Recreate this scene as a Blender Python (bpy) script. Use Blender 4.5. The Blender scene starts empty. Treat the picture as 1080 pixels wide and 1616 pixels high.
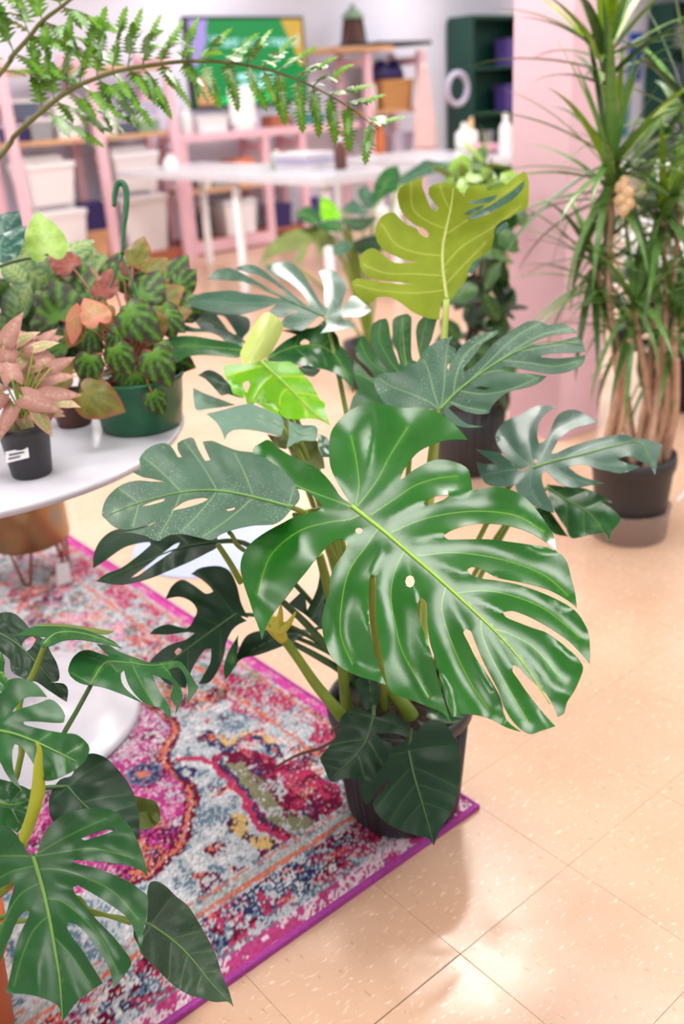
import bpy, bmesh, math, random
import numpy as np
from mathutils import Vector, Matrix
from mathutils.geometry import delaunay_2d_cdt
random.seed(7); RNG = np.random.default_rng(5)
SC = bpy.context.scene; COL = SC.collection

# ------------------------------------------------------------------ camera
FPX, PITCH, ROLL, YAW, CAMH = 1502.9, math.radians(23.617), math.radians(-3.483), math.radians(38.877), 1.396
CX, CY = 540.0, 808.0
FW = np.array([math.sin(YAW)*math.cos(PITCH), math.cos(YAW)*math.cos(PITCH), -math.sin(PITCH)])
_rt = np.array([math.cos(YAW), -math.sin(YAW), 0.0]); _up = np.cross(_rt, FW)
RT = math.cos(ROLL)*_rt + math.sin(ROLL)*_up
UP = -math.sin(ROLL)*_rt + math.cos(ROLL)*_up
EYE = np.array([0, 0, CAMH])
cd = bpy.data.cameras.new('camera'); cam = bpy.data.objects.new('camera', cd); COL.objects.link(cam)
cam.matrix_world = Matrix(((RT[0], UP[0], -FW[0], 0), (RT[1], UP[1], -FW[1], 0), (RT[2], UP[2], -FW[2], CAMH), (0, 0, 0, 1)))
cd.sensor_fit = 'VERTICAL'; cd.sensor_width = 24; cd.sensor_height = 36; cd.lens = FPX*36/1616
cd.clip_start = 0.05; cd.clip_end = 60
cd.dof.use_dof = True; cd.dof.focus_distance = 1.42; cd.dof.aperture_fstop = 2.6
SC.camera = cam
# ------------------------------------------------------------------ world, exposure
SC.view_settings.view_transform = 'Standard'; SC.view_settings.look = 'None'
SC.view_settings.gamma = 1.0; SC.view_settings.use_curve_mapping = False
SC.view_settings.exposure = 0.12
W = bpy.data.worlds.new('world'); SC.world = W; W.use_nodes = True
bg = W.node_tree.nodes['Background']; bg.inputs[0].default_value = (0.93, 0.95, 1.0, 1); bg.inputs[1].default_value = 0.55
CEIL = 3.0
def area_light(name, x, y, sx, sy, power, col=(1, 0.985, 0.98)):
    l = bpy.data.lights.new(name, 'AREA'); l.shape = 'RECTANGLE'; l.size = sx; l.size_y = sy; l.energy = power; l.color = col
    o = bpy.data.objects.new(name, l); COL.objects.link(o); o.location = (x, y, CEIL-0.075); return o
PANELS = [(x, y) for x in (-1.5, 0.75, 3.0, 5.6, 8.4, 11.6) for y in (-0.9, 1.25, 3.6, 5.7, 7.7)]
for (x, y) in PANELS: area_light('panel_light', x, y, 0.6, 1.2, 17)
CANS = [(2.64, 2.50), (2.95, 2.59)]
for (x, y), pw in zip(CANS, (8, 3)): area_light('can_light', x, y, 0.15, 0.15, pw)

# ------------------------------------------------------------------ projection helpers
def ray(px, py): return FW + RT*(px-CX)/FPX - UP*(py-CY)/FPX
def at(px, py, z): return EYE + ray(px, py)*z                       # z = depth along the view axis
def gz(px, py, z=0.0): d = ray(px, py); return EYE + d*((z-CAMH)/d[2])
def gy(px, py, y): d = ray(px, py); return EYE + d*(y/d[1])
def gx(px, py, x): d = ray(px, py); return EYE + d*(x/d[0])
def depth(p): return float(np.dot(np.asarray(p, float)-EYE, FW))
def proj(p):
    d = np.asarray(p, float)-EYE; z = d@FW; return CX+FPX*(d@RT)/z, CY-FPX*(d@UP)/z
def Zm(x0, y0, s, pts): return [(x0+x/s, y0+y/s) for x, y in pts]

# ------------------------------------------------------------------ materials
def lin(c):
    c = np.asarray(c, float)/255.0
    return tuple(np.where(c <= 0.04045, c/12.92, ((c+0.055)/1.055)**2.4))
MATS = {}
def mat(name, rgb, rough=0.5, metal=0.0, spec=0.5, var=0.0, vscale=8.0, bump=0.0, bscale=60.0, emit=None, estr=0.0, alpha=1.0, trans=0.0, coat=0.0, rgb2=None):
    if name in MATS: return MATS[name]
    m = bpy.data.materials.new(name); m.use_nodes = True; nt = m.node_tree; b = nt.nodes['Principled BSDF']
    c = lin(rgb)
    b.inputs['Base Color'].default_value = (*c, 1); b.inputs['Roughness'].default_value = rough; b.inputs['Metallic'].default_value = metal
    b.inputs['Specular IOR Level'].default_value = spec; b.inputs['Coat Weight'].default_value = coat
    b.inputs['Alpha'].default_value = alpha; b.inputs['Transmission Weight'].default_value = trans
    tc = nt.nodes.new('ShaderNodeTexCoord')
    if var or rgb2:
        n = nt.nodes.new('ShaderNodeTexNoise'); n.inputs['Scale'].default_value = vscale; n.inputs['Detail'].default_value = 4
        nt.links.new(tc.outputs['Object'], n.inputs['Vector'])
        r = nt.nodes.new('ShaderNodeMapRange'); r.inputs[1].default_value = 0.3; r.inputs[2].default_value = 0.7
        nt.links.new(n.outputs[0], r.inputs[0])
        mx = nt.nodes.new('ShaderNodeMix'); mx.data_type = 'RGBA'
        c2 = lin(rgb2) if rgb2 else tuple(min(1, v*(1+var)) for v in c); c1 = c if rgb2 else tuple(v*(1-var) for v in c)
        mx.inputs[6].default_value = (*c1, 1); mx.inputs[7].default_value = (*c2, 1)
        nt.links.new(r.outputs[0], mx.inputs[0]); nt.links.new(mx.outputs[2], b.inputs['Base Color'])
    if bump:
        n2 = nt.nodes.new('ShaderNodeTexNoise'); n2.inputs['Scale'].default_value = bscale; n2.inputs['Detail'].default_value = 3
        nt.links.new(tc.outputs['Object'], n2.inputs['Vector'])
        bp = nt.nodes.new('ShaderNodeBump'); bp.inputs['Strength'].default_value = bump; bp.inputs['Distance'].default_value = 0.01
        nt.links.new(n2.outputs[0], bp.inputs['Height']); nt.links.new(bp.outputs[0], b.inputs['Normal'])
    if emit:
        b.inputs['Emission Color'].default_value = (*lin(emit), 1); b.inputs['Emission Strength'].default_value = estr
    MATS[name] = m; return m
def leafmat(name, rgb, vein, rough=0.32, var=0.25, dust=0.0, edge=None, spec=0.5):
    """leaf pigment: mottled base, paler along the veins (attribute), optional dust specks, optional rim colour (attribute)"""
    m = bpy.data.materials.new(name); m.use_nodes = True; nt = m.node_tree; L = nt.links.new; b = nt.nodes['Principled BSDF']
    c = np.array(lin(rgb))
    tc = nt.nodes.new('ShaderNodeTexCoord')
    def noise(sc, lo, hi, det=4):
        n = nt.nodes.new('ShaderNodeTexNoise'); n.inputs['Scale'].default_value = sc; n.inputs['Detail'].default_value = det
        L(tc.outputs['Object'], n.inputs['Vector']); r = nt.nodes.new('ShaderNodeMapRange'); r.inputs[1].default_value = lo; r.inputs[2].default_value = hi
        L(n.outputs[0], r.inputs[0]); return r.outputs[0], n.outputs[0]
    def mix(f, a, bcol):
        mx = nt.nodes.new('ShaderNodeMix'); mx.data_type = 'RGBA'; L(f, mx.inputs[0])
        for k, v in ((6, a), (7, bcol)):
            if isinstance(v, tuple): mx.inputs[k].default_value = (*v, 1)
            else: L(v, mx.inputs[k])
        return mx.outputs[2]
    f, raw = noise(14, 0.3, 0.7)
    col = mix(f, tuple(c*(1-var)), tuple(np.minimum(c*(1+var), 1)))
    if edge is not None:
        at2 = nt.nodes.new('ShaderNodeAttribute'); at2.attribute_name = 'rim'; col = mix(at2.outputs['Fac'], col, lin(edge))
    if dust:
        f2, _ = noise(330, 0.58, 0.74, 2); f3, _ = noise(9, 0.4, 0.65)
        mm = nt.nodes.new('ShaderNodeMath'); mm.operation = 'MULTIPLY'; L(f2, mm.inputs[0]); L(f3, mm.inputs[1])
        m3 = nt.nodes.new('ShaderNodeMath'); m3.operation = 'MULTIPLY'; L(mm.outputs[0], m3.inputs[0]); m3.inputs[1].default_value = dust
        col = mix(m3.outputs[0], col, lin((205, 215, 212)))
    a = nt.nodes.new('ShaderNodeAttribute'); a.attribute_name = 'vein'
    col = mix(a.outputs['Fac'], col, lin(vein))
    L(col, b.inputs['Base Color'])
    fr, _ = noise(12, 0.3, 0.7); rr = nt.nodes.new('ShaderNodeMapRange'); rr.inputs[3].default_value = rough*0.85; rr.inputs[4].default_value = rough*1.25
    L(fr, rr.inputs[0]); L(rr.outputs[0], b.inputs['Roughness'])
    b.inputs['Specular IOR Level'].default_value = spec
    _, nb = noise(45, 0, 1, 3)
    bp = nt.nodes.new('ShaderNodeBump'); bp.inputs['Strength'].default_value = 0.025; bp.inputs['Distance'].default_value = 0.01
    L(nb, bp.inputs['Height']); L(bp.outputs[0], b.inputs['Normal'])
    MATS[name] = m; return m
leafmat('leaf_glossy', (28, 93, 24), (116, 168, 62), 0.23, 0.14, spec=0.5)
leafmat('leaf_mid', (30, 82, 36), (104, 150, 74), 0.28, 0.16, spec=0.42)
leafmat('leaf_dark', (24, 56, 34), (62, 96, 54), 0.36, 0.16, spec=0.3)
leafmat('leaf_dusty', (43, 84, 60), (130, 165, 115), 0.42, 0.2, dust=0.55)
leafmat('leaf_grey', (90, 126, 106), (140, 170, 140), 0.45, 0.12)
leafmat('leaf_silver', (52, 90, 72), (104, 138, 116), 0.24, 0.12, spec=0.8)
leafmat('leaf_under', (132, 152, 30), (196, 205, 104), 0.5, 0.14, spec=0.25)
leafmat('leaf_bright', (104, 172, 16), (205, 220, 60), 0.25, 0.16)
leafmat('leaf_pale', (188, 206, 112), (200, 215, 140), 0.3, 0.12)
leafmat('leaf_olive', (92, 104, 34), (120, 130, 50), 0.5, 0.2)
leafmat('leaf_blotched', (34, 66, 36), (96, 116, 80), 0.4, 0.35, dust=0.12)
mat('midrib_lime', (142, 186, 58), 0.4); mat('midrib_green', (104, 148, 66), 0.4); mat('midrib_dull', (78, 110, 66), 0.5); mat('midrib_pale', (192, 206, 116), 0.45)
mat('petiole_green', (118, 142, 46), 0.45, var=0.2); mat('petiole_dark', (70, 104, 56), 0.45, var=0.2); mat('sheath_yellow', (186, 178, 62), 0.6, var=0.2)
mat('petiole_pale', (176, 196, 92), 0.45, var=0.1)
mat('pot_black', (44, 42, 46), 0.45, var=0.15); mat('soil', (58, 42, 34), 0.95, var=0.6, vscale=120, bump=1.0, bscale=160)
mat('terracotta', (212, 112, 60), 0.8, var=0.1); mat('white_gloss', (206, 206, 216), 0.25, var=0.02); mat('gold', (160, 128, 88), 0.3, metal=1.0)
mat('copper', (150, 92, 60), 0.35, metal=1.0); mat('paper', (240, 240, 240), 0.8); mat('ink', (90, 95, 110), 0.8)
mat('pink_paint', (234, 190, 204), 0.5, var=0.02); mat('pillar_pink', (226, 188, 202), 0.6, var=0.02, bump=0.05, bscale=30)
mat('wood', (206, 160, 120), 0.6, var=0.15, vscale=5); mat('wood_red', (176, 104, 78), 0.6, var=0.15, vscale=5); mat('wicker', (190, 138, 84), 0.8, var=0.25, vscale=40, bump=0.5, bscale=90)
mat('white_plastic', (238, 234, 236), 0.4); mat('slot_dark', (92, 92, 96), 0.7); mat('wall_white', (224, 224, 240), 0.85, var=0.015, vscale=1.5)
mat('ceiling_white', (150, 150, 156), 0.9); mat('bezel', (22, 20, 28), 0.4)
mat('cab_green', (16, 66, 56), 0.5); mat('navy', (44, 34, 96), 0.5); mat('purple', (90, 72, 150), 0.5); mat('slate', (84, 96, 118), 0.5); mat('steel_grey', (150, 152, 160), 0.4)
mat('teal', (60, 140, 160), 0.5); mat('lav', (196, 190, 216), 0.5); mat('sage', (140, 170, 144), 0.5); mat('dark', (34, 32, 38), 0.6); mat('orange', (236, 140, 84), 0.5)
mat('blue_mat', (176, 186, 222), 0.8, var=0.03); mat('cane', (196, 158, 132), 0.7, var=0.2, vscale=30, bump=0.4, bscale=80)
mat('pot_green', (22, 98, 62), 0.3, trans=0.0); mat('hook_green', (14, 92, 54), 0.3); mat('brown_pot', (92, 56, 46), 0.6); mat('apron_pink', (240, 204, 206), 0.85, var=0.06)
mat('saucer_clear', (196, 178, 172), 0.2, alpha=0.42); mat('tan_bud', (226, 190, 148), 0.7, var=0.15, vscale=60); mat('highlight_white', (248, 246, 248), 0.5)
mat('blue', (40, 84, 190), 0.5); mat('bin_white', (232, 228, 232), 0.45); mat('root_brown', (96, 74, 56), 0.8)

# ------------------------------------------------------------------ mesh + object helpers
ROOTLOC = {}
def prop(o, label=None, cat=None, group=None, kind=None):
    for k, v in (('label', label), ('category', cat), ('group', group), ('kind', kind)):
        if v: o[k] = v
    return o
def thing(name, loc, label, cat, group=None):
    o = bpy.data.objects.new(name, None); COL.objects.link(o); o.location = tuple(loc); o.empty_display_size = 0.05
    ROOTLOC[o.name] = np.array(loc, float); return prop(o, label, cat, group)
def rootloc(p):
    if p is None: return np.zeros(3)
    while p.parent is not None: p = p.parent
    return ROOTLOC.get(p.name, np.zeros(3))
def link(name, me, parent, m=None, smooth=None):
    o = bpy.data.objects.new(name, me); COL.objects.link(o)
    if parent is not None: o.parent = parent
    if m is not None:
        me.materials.clear(); me.materials.append(MATS[m] if isinstance(m, str) else m)
    if smooth is not None: me.polygons.foreach_set('use_smooth', [smooth]*len(me.polygons))
    return o
def part(name, geo, m, parent=None, smooth=False, label=None, **kw):
    """geo = (verts in world space, faces). Stored relative to the root thing."""
    v, f = geo; v = np.asarray(v, float)
    top = parent is None
    if top: base = np.array([(v[:, 0].min()+v[:, 0].max())/2, (v[:, 1].min()+v[:, 1].max())/2, v[:, 2].min()])
    else: base = rootloc(parent)
    me = bpy.data.meshes.new(name); me.from_pydata([tuple(p) for p in (v-base)], [], [tuple(int(i) for i in q) for q in f]); me.update()
    o = link(name, me, parent, m, smooth)
    if top: o.location = tuple(base); ROOTLOC[o.name] = base
    if label: o['label'] = label
    prop(o, None, kw.get('cat'), kw.get('group'), kw.get('kind')); return o
def join(*gs):
    V = []; F = []; n = 0
    for v, f in gs:
        V += [tuple(p) for p in v]; F += [tuple(i+n for i in q) for q in f]; n += len(v)
    return V, F
def box(x0, x1, y0, y1, z0, z1, bev=0.0):
    if bev <= 0:
        v = [(x, y, z) for z in (z0, z1) for (x, y) in ((x0, y0), (x1, y0), (x1, y1), (x0, y1))]
        return v, [(3, 2, 1, 0), (4, 5, 6, 7), (0, 1, 5, 4), (1, 2, 6, 5), (2, 3, 7, 6), (3, 0, 4, 7)]
    bm = bmesh.new(); bmesh.ops.create_cube(bm, size=1)
    for q in bm.verts: q.co = Vector(((x0+x1)/2+q.co.x*(x1-x0), (y0+y1)/2+q.co.y*(y1-y0), (z0+z1)/2+q.co.z*(z1-z0)))
    bmesh.ops.bevel(bm, geom=bm.edges[:], offset=bev, segments=2, affect='EDGES', profile=0.7)
    bm.verts.index_update(); g = [tuple(q.co) for q in bm.verts], [tuple(w.index for w in fc.verts) for fc in bm.faces]; bm.free(); return g
def taper(cx, cy, z0, z1, w0, d0, w1, d1):
    v = [(cx+sx*w/2, cy+sy*d/2, z) for z, w, d in ((z0, w0, d0), (z1, w1, d1)) for sx, sy in ((-1, -1), (1, -1), (1, 1), (-1, 1))]
    return v, [(3, 2, 1, 0), (4, 5, 6, 7), (0, 1, 5, 4), (1, 2, 6, 5), (2, 3, 7, 6), (3, 0, 4, 7)]
def lathe(c, prof, n=40, rib=0.0, nrib=0, cap=True):
    v = []; f = []
    for k, (r, z) in enumerate(prof):
        for i in range(n):
            a = 2*math.pi*i/n; rr = r*(1+(rib*math.cos(nrib*a) if nrib else 0)); v.append((c[0]+rr*math.cos(a), c[1]+rr*math.sin(a), c[2]+z))
    for k in range(len(prof)-1):
        for i in range(n):
            j = (i+1) % n; f.append((k*n+i, k*n+j, (k+1)*n+j, (k+1)*n+i))
    if cap:
        f.append(tuple(range(n-1, -1, -1))); f.append(tuple((len(prof)-1)*n+i for i in range(n)))
    return v, f
def smooth_path(pts, n):
    P = np.array(pts, float); m = len(P)
    if m < 3: return np.array([P[0]+(P[-1]-P[0])*t for t in np.linspace(0, 1, n)])
    out = []
    for t in np.linspace(0, m-1, n):
        i = min(int(t), m-2); u = t-i
        p0 = P[max(i-1, 0)]; p1 = P[i]; p2 = P[i+1]; p3 = P[min(i+2, m-1)]
        out.append(0.5*((2*p1)+(-p0+p2)*u+(2*p0-5*p1+4*p2-p3)*u*u+(-p0+3*p1-3*p2+p3)*u**3))
    return np.array(out)
def tube(pts, radii, n=8, seg=None):
    P = smooth_path(pts, seg or max(len(pts)*4, 6)); m = len(P)
    R = np.interp(np.linspace(0, 1, m), np.linspace(0, 1, len(radii)), radii) if hasattr(radii, '__len__') else np.full(m, radii)
    v = []; f = []; ref = np.array([0.3, 0.2, 1.0])
    for i in range(m):
        t = P[min(i+1, m-1)]-P[max(i-1, 0)]; t = t/(np.linalg.norm(t)+1e-12)
        if i == 0:
            a = np.cross(t, ref)
            if np.linalg.norm(a) < 1e-3: a = np.cross(t, [1, 0, 0])
        else: a = a-t*np.dot(a, t)
        a = a/np.linalg.norm(a); b = np.cross(t, a)
        for k in range(n):
            th = 2*math.pi*k/n; v.append(tuple(P[i]+R[i]*(a*math.cos(th)+b*math.sin(th))))
    for i in range(m-1):
        for k in range(n):
            j = (k+1) % n; f.append((i*n+k, i*n+j, (i+1)*n+j, (i+1)*n+k))
    f.append(tuple(range(n-1, -1, -1))); f.append(tuple((m-1)*n+k for k in range(n))); return v, f
def cyl(c, r, h, n=24): return lathe(c, [(r, 0), (r, h)], n)

# ------------------------------------------------------------------ leaves traced from the photograph
def spline(loop, step):
    P = [np.array(p, float) for p in loop]; n = len(P); out = []
    for i in range(n):
        p0, p1, p2, p3 = P[i-1], P[i], P[(i+1) % n], P[(i+2) % n]
        L = np.linalg.norm(p2-p1)
        def sharp(a, b, c):
            u = b-a; w = c-b; return np.dot(u, w) < 0.15*np.linalg.norm(u)*np.linalg.norm(w)
        m1 = (p2-p0)*0.5; m2 = (p3-p1)*0.5
        if sharp(p0, p1, p2): m1 = (p2-p1)*0.8
        if sharp(p1, p2, p3): m2 = (p2-p1)*0.8
        for q, mm in ((0, m1), (1, m2)):
            l = np.linalg.norm(mm)
            if l > 1.1*L: mm *= 1.1*L/l
        k = max(1, int(L/step))
        for j in range(k):
            u = j/k; u2 = u*u; u3 = u2*u
            out.append((2*u3-3*u2+1)*p1+(u3-2*u2+u)*m1+(-2*u3+3*u2)*p2+(u3-u2)*m2)
    return np.array(out)
def inside(P, loops):
    P = np.asarray(P, float); r = np.zeros(len(P), bool)
    for lp in loops:
        a = lp; b = np.roll(lp, -1, 0)
        for (x1, y1), (x2, y2) in zip(a, b):
            c = ((y1 > P[:, 1]) != (y2 > P[:, 1]))
            if c.any():
                xx = (x2-x1)*(P[:, 1]-y1)/((y2-y1) if abs(y2-y1) > 1e-12 else 1e-12)+x1
                r ^= c & (P[:, 0] < xx)
    return r
def seg_dist(P, line):
    P = np.asarray(P, float); best = np.full(len(P), 1e9); tt = np.zeros(len(P)); line = np.asarray(line, float)
    cum = np.r_[0, np.cumsum(np.linalg.norm(np.diff(line, axis=0), axis=1))]; tot = cum[-1]+1e-9
    for i in range(len(line)-1):
        a = line[i]; d = line[i+1]-a; l2 = d@d+1e-12; u = np.clip((P-a)@d/l2, 0, 1)
        ds = np.linalg.norm(P-a-u[:, None]*d, axis=1); k = ds < best; best[k] = ds[k]; tt[k] = (cum[i]+u[k]*math.sqrt(l2))/tot
    return best, tt
def auto_veins(mid, loops, n=5, ang=58, t0=0.04, t1=0.86):
    M = smooth_path(mid, 40); out = []
    for k in range(n):
        t = t0+(t1-t0)*k/max(n-1, 1); i = min(int(t*39), 38); p = M[i]; tg = M[i+1]-M[i]; tg /= np.linalg.norm(tg)+1e-9
        for s in (-1, 1):
            a0 = math.radians(ang+(35 if k == 0 else 0))*s; q = p.copy(); line = [q.copy()]
            for st in range(60):
                a = a0*(1-0.012*st); d = np.array([tg[0]*math.cos(a)-tg[1]*math.sin(a), tg[0]*math.sin(a)+tg[1]*math.cos(a)])
                q = q+d*5
                if not inside([q+d*6], loops)[0]: break
                line.append(q.copy())
            if len(line) > 4: out.append(line)
    return out
def triangulate(loops, pts):
    V = []; E = []
    for lp in loops:
        b = len(V); V += [Vector((float(x), float(y))) for x, y in lp]; E += [(b+i, b+(i+1) % len(lp)) for i in range(len(lp))]
    V += [Vector((float(x), float(y))) for x, y in pts]
    ov, oe, of, *_ = delaunay_2d_cdt(V, E, [], 0, 1e-3)
    P = np.array([(q.x, q.y) for q in ov]); F = np.array([tuple(q) for q in of if len(q) == 3], int)
    C = P[F].mean(1); A = P[F]; ar = 0.5*((A[:, 1, 0]-A[:, 0, 0])*(A[:, 2, 1]-A[:, 0, 1])-(A[:, 1, 1]-A[:, 0, 1])*(A[:, 2, 0]-A[:, 0, 0]))
    k = inside(C, loops) & (np.abs(ar) > 0.02); F = F[k]; ar = ar[k]
    F[ar > 0] = F[ar > 0][:, ::-1]                                  # face the viewer (pixel y points down)
    used = np.unique(F); mp = -np.ones(len(P), int); mp[used] = np.arange(len(used)); return P[used], mp[F]
def traced_leaf(plant, m, outline, mid, z, a=0.0, b=-0.6, holes=(), veins=None, step=9, cup=0.10, droop=0.05, ribs=0.010, wob=0.004, rib_m='midrib_green', rib_r=0.003, nv=5, vw=2.2, thick=0.0008, name='leaf', ang=58, label=None, roll=0.0, vmax=0.5):
    """A leaf blade from its outline. z = depth of its middle; a, b = how its plane leans (to the side, upwards);
    cup bends the edges back, droop bends the tip, ribs puffs the blade up between the veins."""
    loops = [spline(outline, step*0.6)]+[spline(h, step*0.5) for h in holes]
    mid = np.array(mid, float); c0 = mid.mean(0); M = smooth_path(mid, 24)
    if veins is None: veins = auto_veins(mid, loops, nv, ang)
    else: veins = [smooth_path(v, 48) for v in veins]
    veins = [np.array(v) for v in veins]
    lo = loops[0].min(0); hi = loops[0].max(0)
    g = []
    ys = np.arange(lo[1], hi[1], step*0.87)
    for k, y in enumerate(ys):
        for x in np.arange(lo[0]+(step/2 if k % 2 else 0), hi[0], step): g.append((x+random.uniform(-1, 1), y+random.uniform(-1, 1)))
    g = np.array(g)
    allb = np.concatenate(loops)
    if len(g):
        g = g[inside(g, loops)]
        if len(g): g = g[np.array([np.min(np.abs(allb-p).max(1)) for p in g]) > step*0.4]
    vp = []
    for ln in veins:
        seg_ = np.r_[0, np.cumsum(np.linalg.norm(np.diff(ln, axis=0), axis=1))]; tt_ = np.linspace(0, seg_[-1], max(4, int(seg_[-1]/(step*0.55)))); ln = np.c_[np.interp(tt_, seg_, ln[:, 0]), np.interp(tt_, seg_, ln[:, 1])]
        for i in range(len(ln)):
            t = ln[min(i+1, len(ln)-1)]-ln[max(i-1, 0)]; nrm = np.array([-t[1], t[0]])/(np.linalg.norm(t)+1e-9); ww = vw*(1-0.3*i/len(ln))
            for s in (-1, 0, 1): vp.append(ln[i]+nrm*s*ww)
    vp = np.array(vp) if vp else np.zeros((0, 2))
    if len(vp): vp = vp[inside(vp, loops)]
    if len(vp) and len(g):
        dv = np.full(len(g), 1e9)
        for ln in veins: dv = np.minimum(dv, seg_dist(g, ln)[0])
        g = g[dv > vw*1.6]
    P, F = triangulate(loops, np.concatenate([g.reshape(-1, 2), vp.reshape(-1, 2)]))
    half = max(20.0, np.percentile(seg_dist(loops[0], M)[0], 85))
    def dep(Q):
        Q = np.asarray(Q, float); u = (Q[:, 0]-c0[0])/FPX; w = (c0[1]-Q[:, 1])/FPX
        zz = z/np.maximum(1+a*u+b*w, 0.3)
        dm, tm = seg_dist(Q, M); dv = np.full(len(Q), 1e9)
        for ln in veins: dv = np.minimum(dv, seg_dist(Q, ln)[0])
        dv = np.minimum(dv, dm); px = z/FPX
        s = half*px
        zz = zz+cup*s*np.minimum((dm/half)**2, 2.0)+droop*s*np.clip(tm-0.35, 0, 1)**2*2
        zz = zz-ribs*(1-np.exp(-(dv/(half*0.26))**2))*np.minimum(1, 0.35+1.1*dm/half)
        zz = zz+wob*np.sin(Q[:, 0]*0.055+z*9)*np.cos(Q[:, 1]*0.047+z*5)*np.minimum(dm/half, 1)
        if roll: zz = zz+roll*s*np.abs(dm/half)**2
        return zz, dv
    zz, dv = dep(P)
    X = EYE[None]+zz[:, None]*(FW[None]+RT[None]*((P[:, 0]-CX)/FPX)[:, None]-UP[None]*((P[:, 1]-CY)/FPX)[:, None])
    o = part(name, (X, F), m, plant, True, label)
    at_ = o.data.attributes.new('vein', 'FLOAT', 'POINT'); at_.data.foreach_set('value', np.clip(1-dv/(vw*0.9), 0, 1).astype(np.float32)*vmax)
    ra = o.data.attributes.new('rim', 'FLOAT', 'POINT')
    md = o.modifiers.new('thickness', 'SOLIDIFY'); md.thickness = thick; md.offset = -1; es = o.modifiers.new('crisp_rim', 'EDGE_SPLIT'); es.split_angle = 0.9; es.use_edge_sharp = False
    if rib_r > 0:
        zm, _ = dep(M); Q = [at(p[0], p[1], zq-rib_r*0.25) for p, zq in zip(M, zm)]
        part('midrib', tube(Q, [rib_r, rib_r*0.85, rib_r*0.6, rib_r*0.2], 6, 30), rib_m, o, True)
    return o, at(M[0][0], M[0][1], dep(M[:1])[0][0]+0.002)
def petiole(plant, p0, p1, r0=0.007, r1=0.0045, m='petiole_green', lift=0.10, name='petiole', out=None):
    """a leaf stalk from the soil p0 to the leaf base p1, rising first and then leaning out"""
    p0 = np.array(p0, float); p1 = np.array(p1, float); d = p1-p0
    a = p0+d*0.35+np.array([0, 0, abs(d[2])*0.12+lift*0.5]); b_ = p0+d*0.75+np.array([0, 0, lift])
    if p1[2] < b_[2]: b_ = p0+d*0.75+np.array([0, 0, lift*0.6])
    return part(name, tube([p0, a, b_, p1], [r0, r0*0.9, (r0+r1)/2, r1], 8, 20), m, plant, True)
def ribbed_pot(plant, c, r0, r1, h, m='pot_black', nrib=44, rib=0.014, rim=0.006):
    prof = [(r0*0.96, 0.0), (r0, 0.012), (r0+(r1-r0)*0.25, h*0.28), (r0+(r1-r0)*0.85, h*0.88)]
    g1 = lathe(c, prof, nrib*5, rib, nrib, True)
    g2 = lathe(c, [(r1-0.004, h*0.86), (r1+rim, h*0.9), (r1+rim+0.001, h-0.006), (r1+rim-0.002, h), (r1-0.003, h), (r1-0.006, h-0.03)], 64, cap=False)
    pot = part('pot', join(g1, g2), m, plant, True)
    v, f = lathe((c[0], c[1], c[2]+h-0.04), [(r1-0.004, 0), (r1*0.7, 0.008), (r1*0.3, 0.012), (0.005, 0.013)], 32)
    v = [(x, y, zq+random.uniform(-0.004, 0.004)) for x, y, zq in v]
    part('soil', (v, f), 'soil', plant, True)
    return pot

# =================================================================== THE SETTING
WALLY = 8.9
def struct(name, geo, m, **kw): return part(name, geo, m, None, kind='structure', **kw)
struct('wall_back', box(-3.5, 15.5, WALLY, WALLY+0.12, 0, CEIL), 'wall_white')
struct('wall_right', box(15.5, 15.62, -3.0, WALLY+0.12, 0, CEIL), 'wall_white')
struct('wall_left', box(-3.62, -3.5, -3.0, WALLY+0.12, 0, CEIL), 'wall_white')
struct('ceiling', box(-3.62, 15.62, -3.0, WALLY+0.12, CEIL, CEIL+0.1), 'ceiling_white')
floor = struct('floor', box(-3.62, 15.62, -3.0, WALLY+0.12, -0.06, -0.0035), mat('floor_joint', (178, 142, 118), 0.7))
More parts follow.
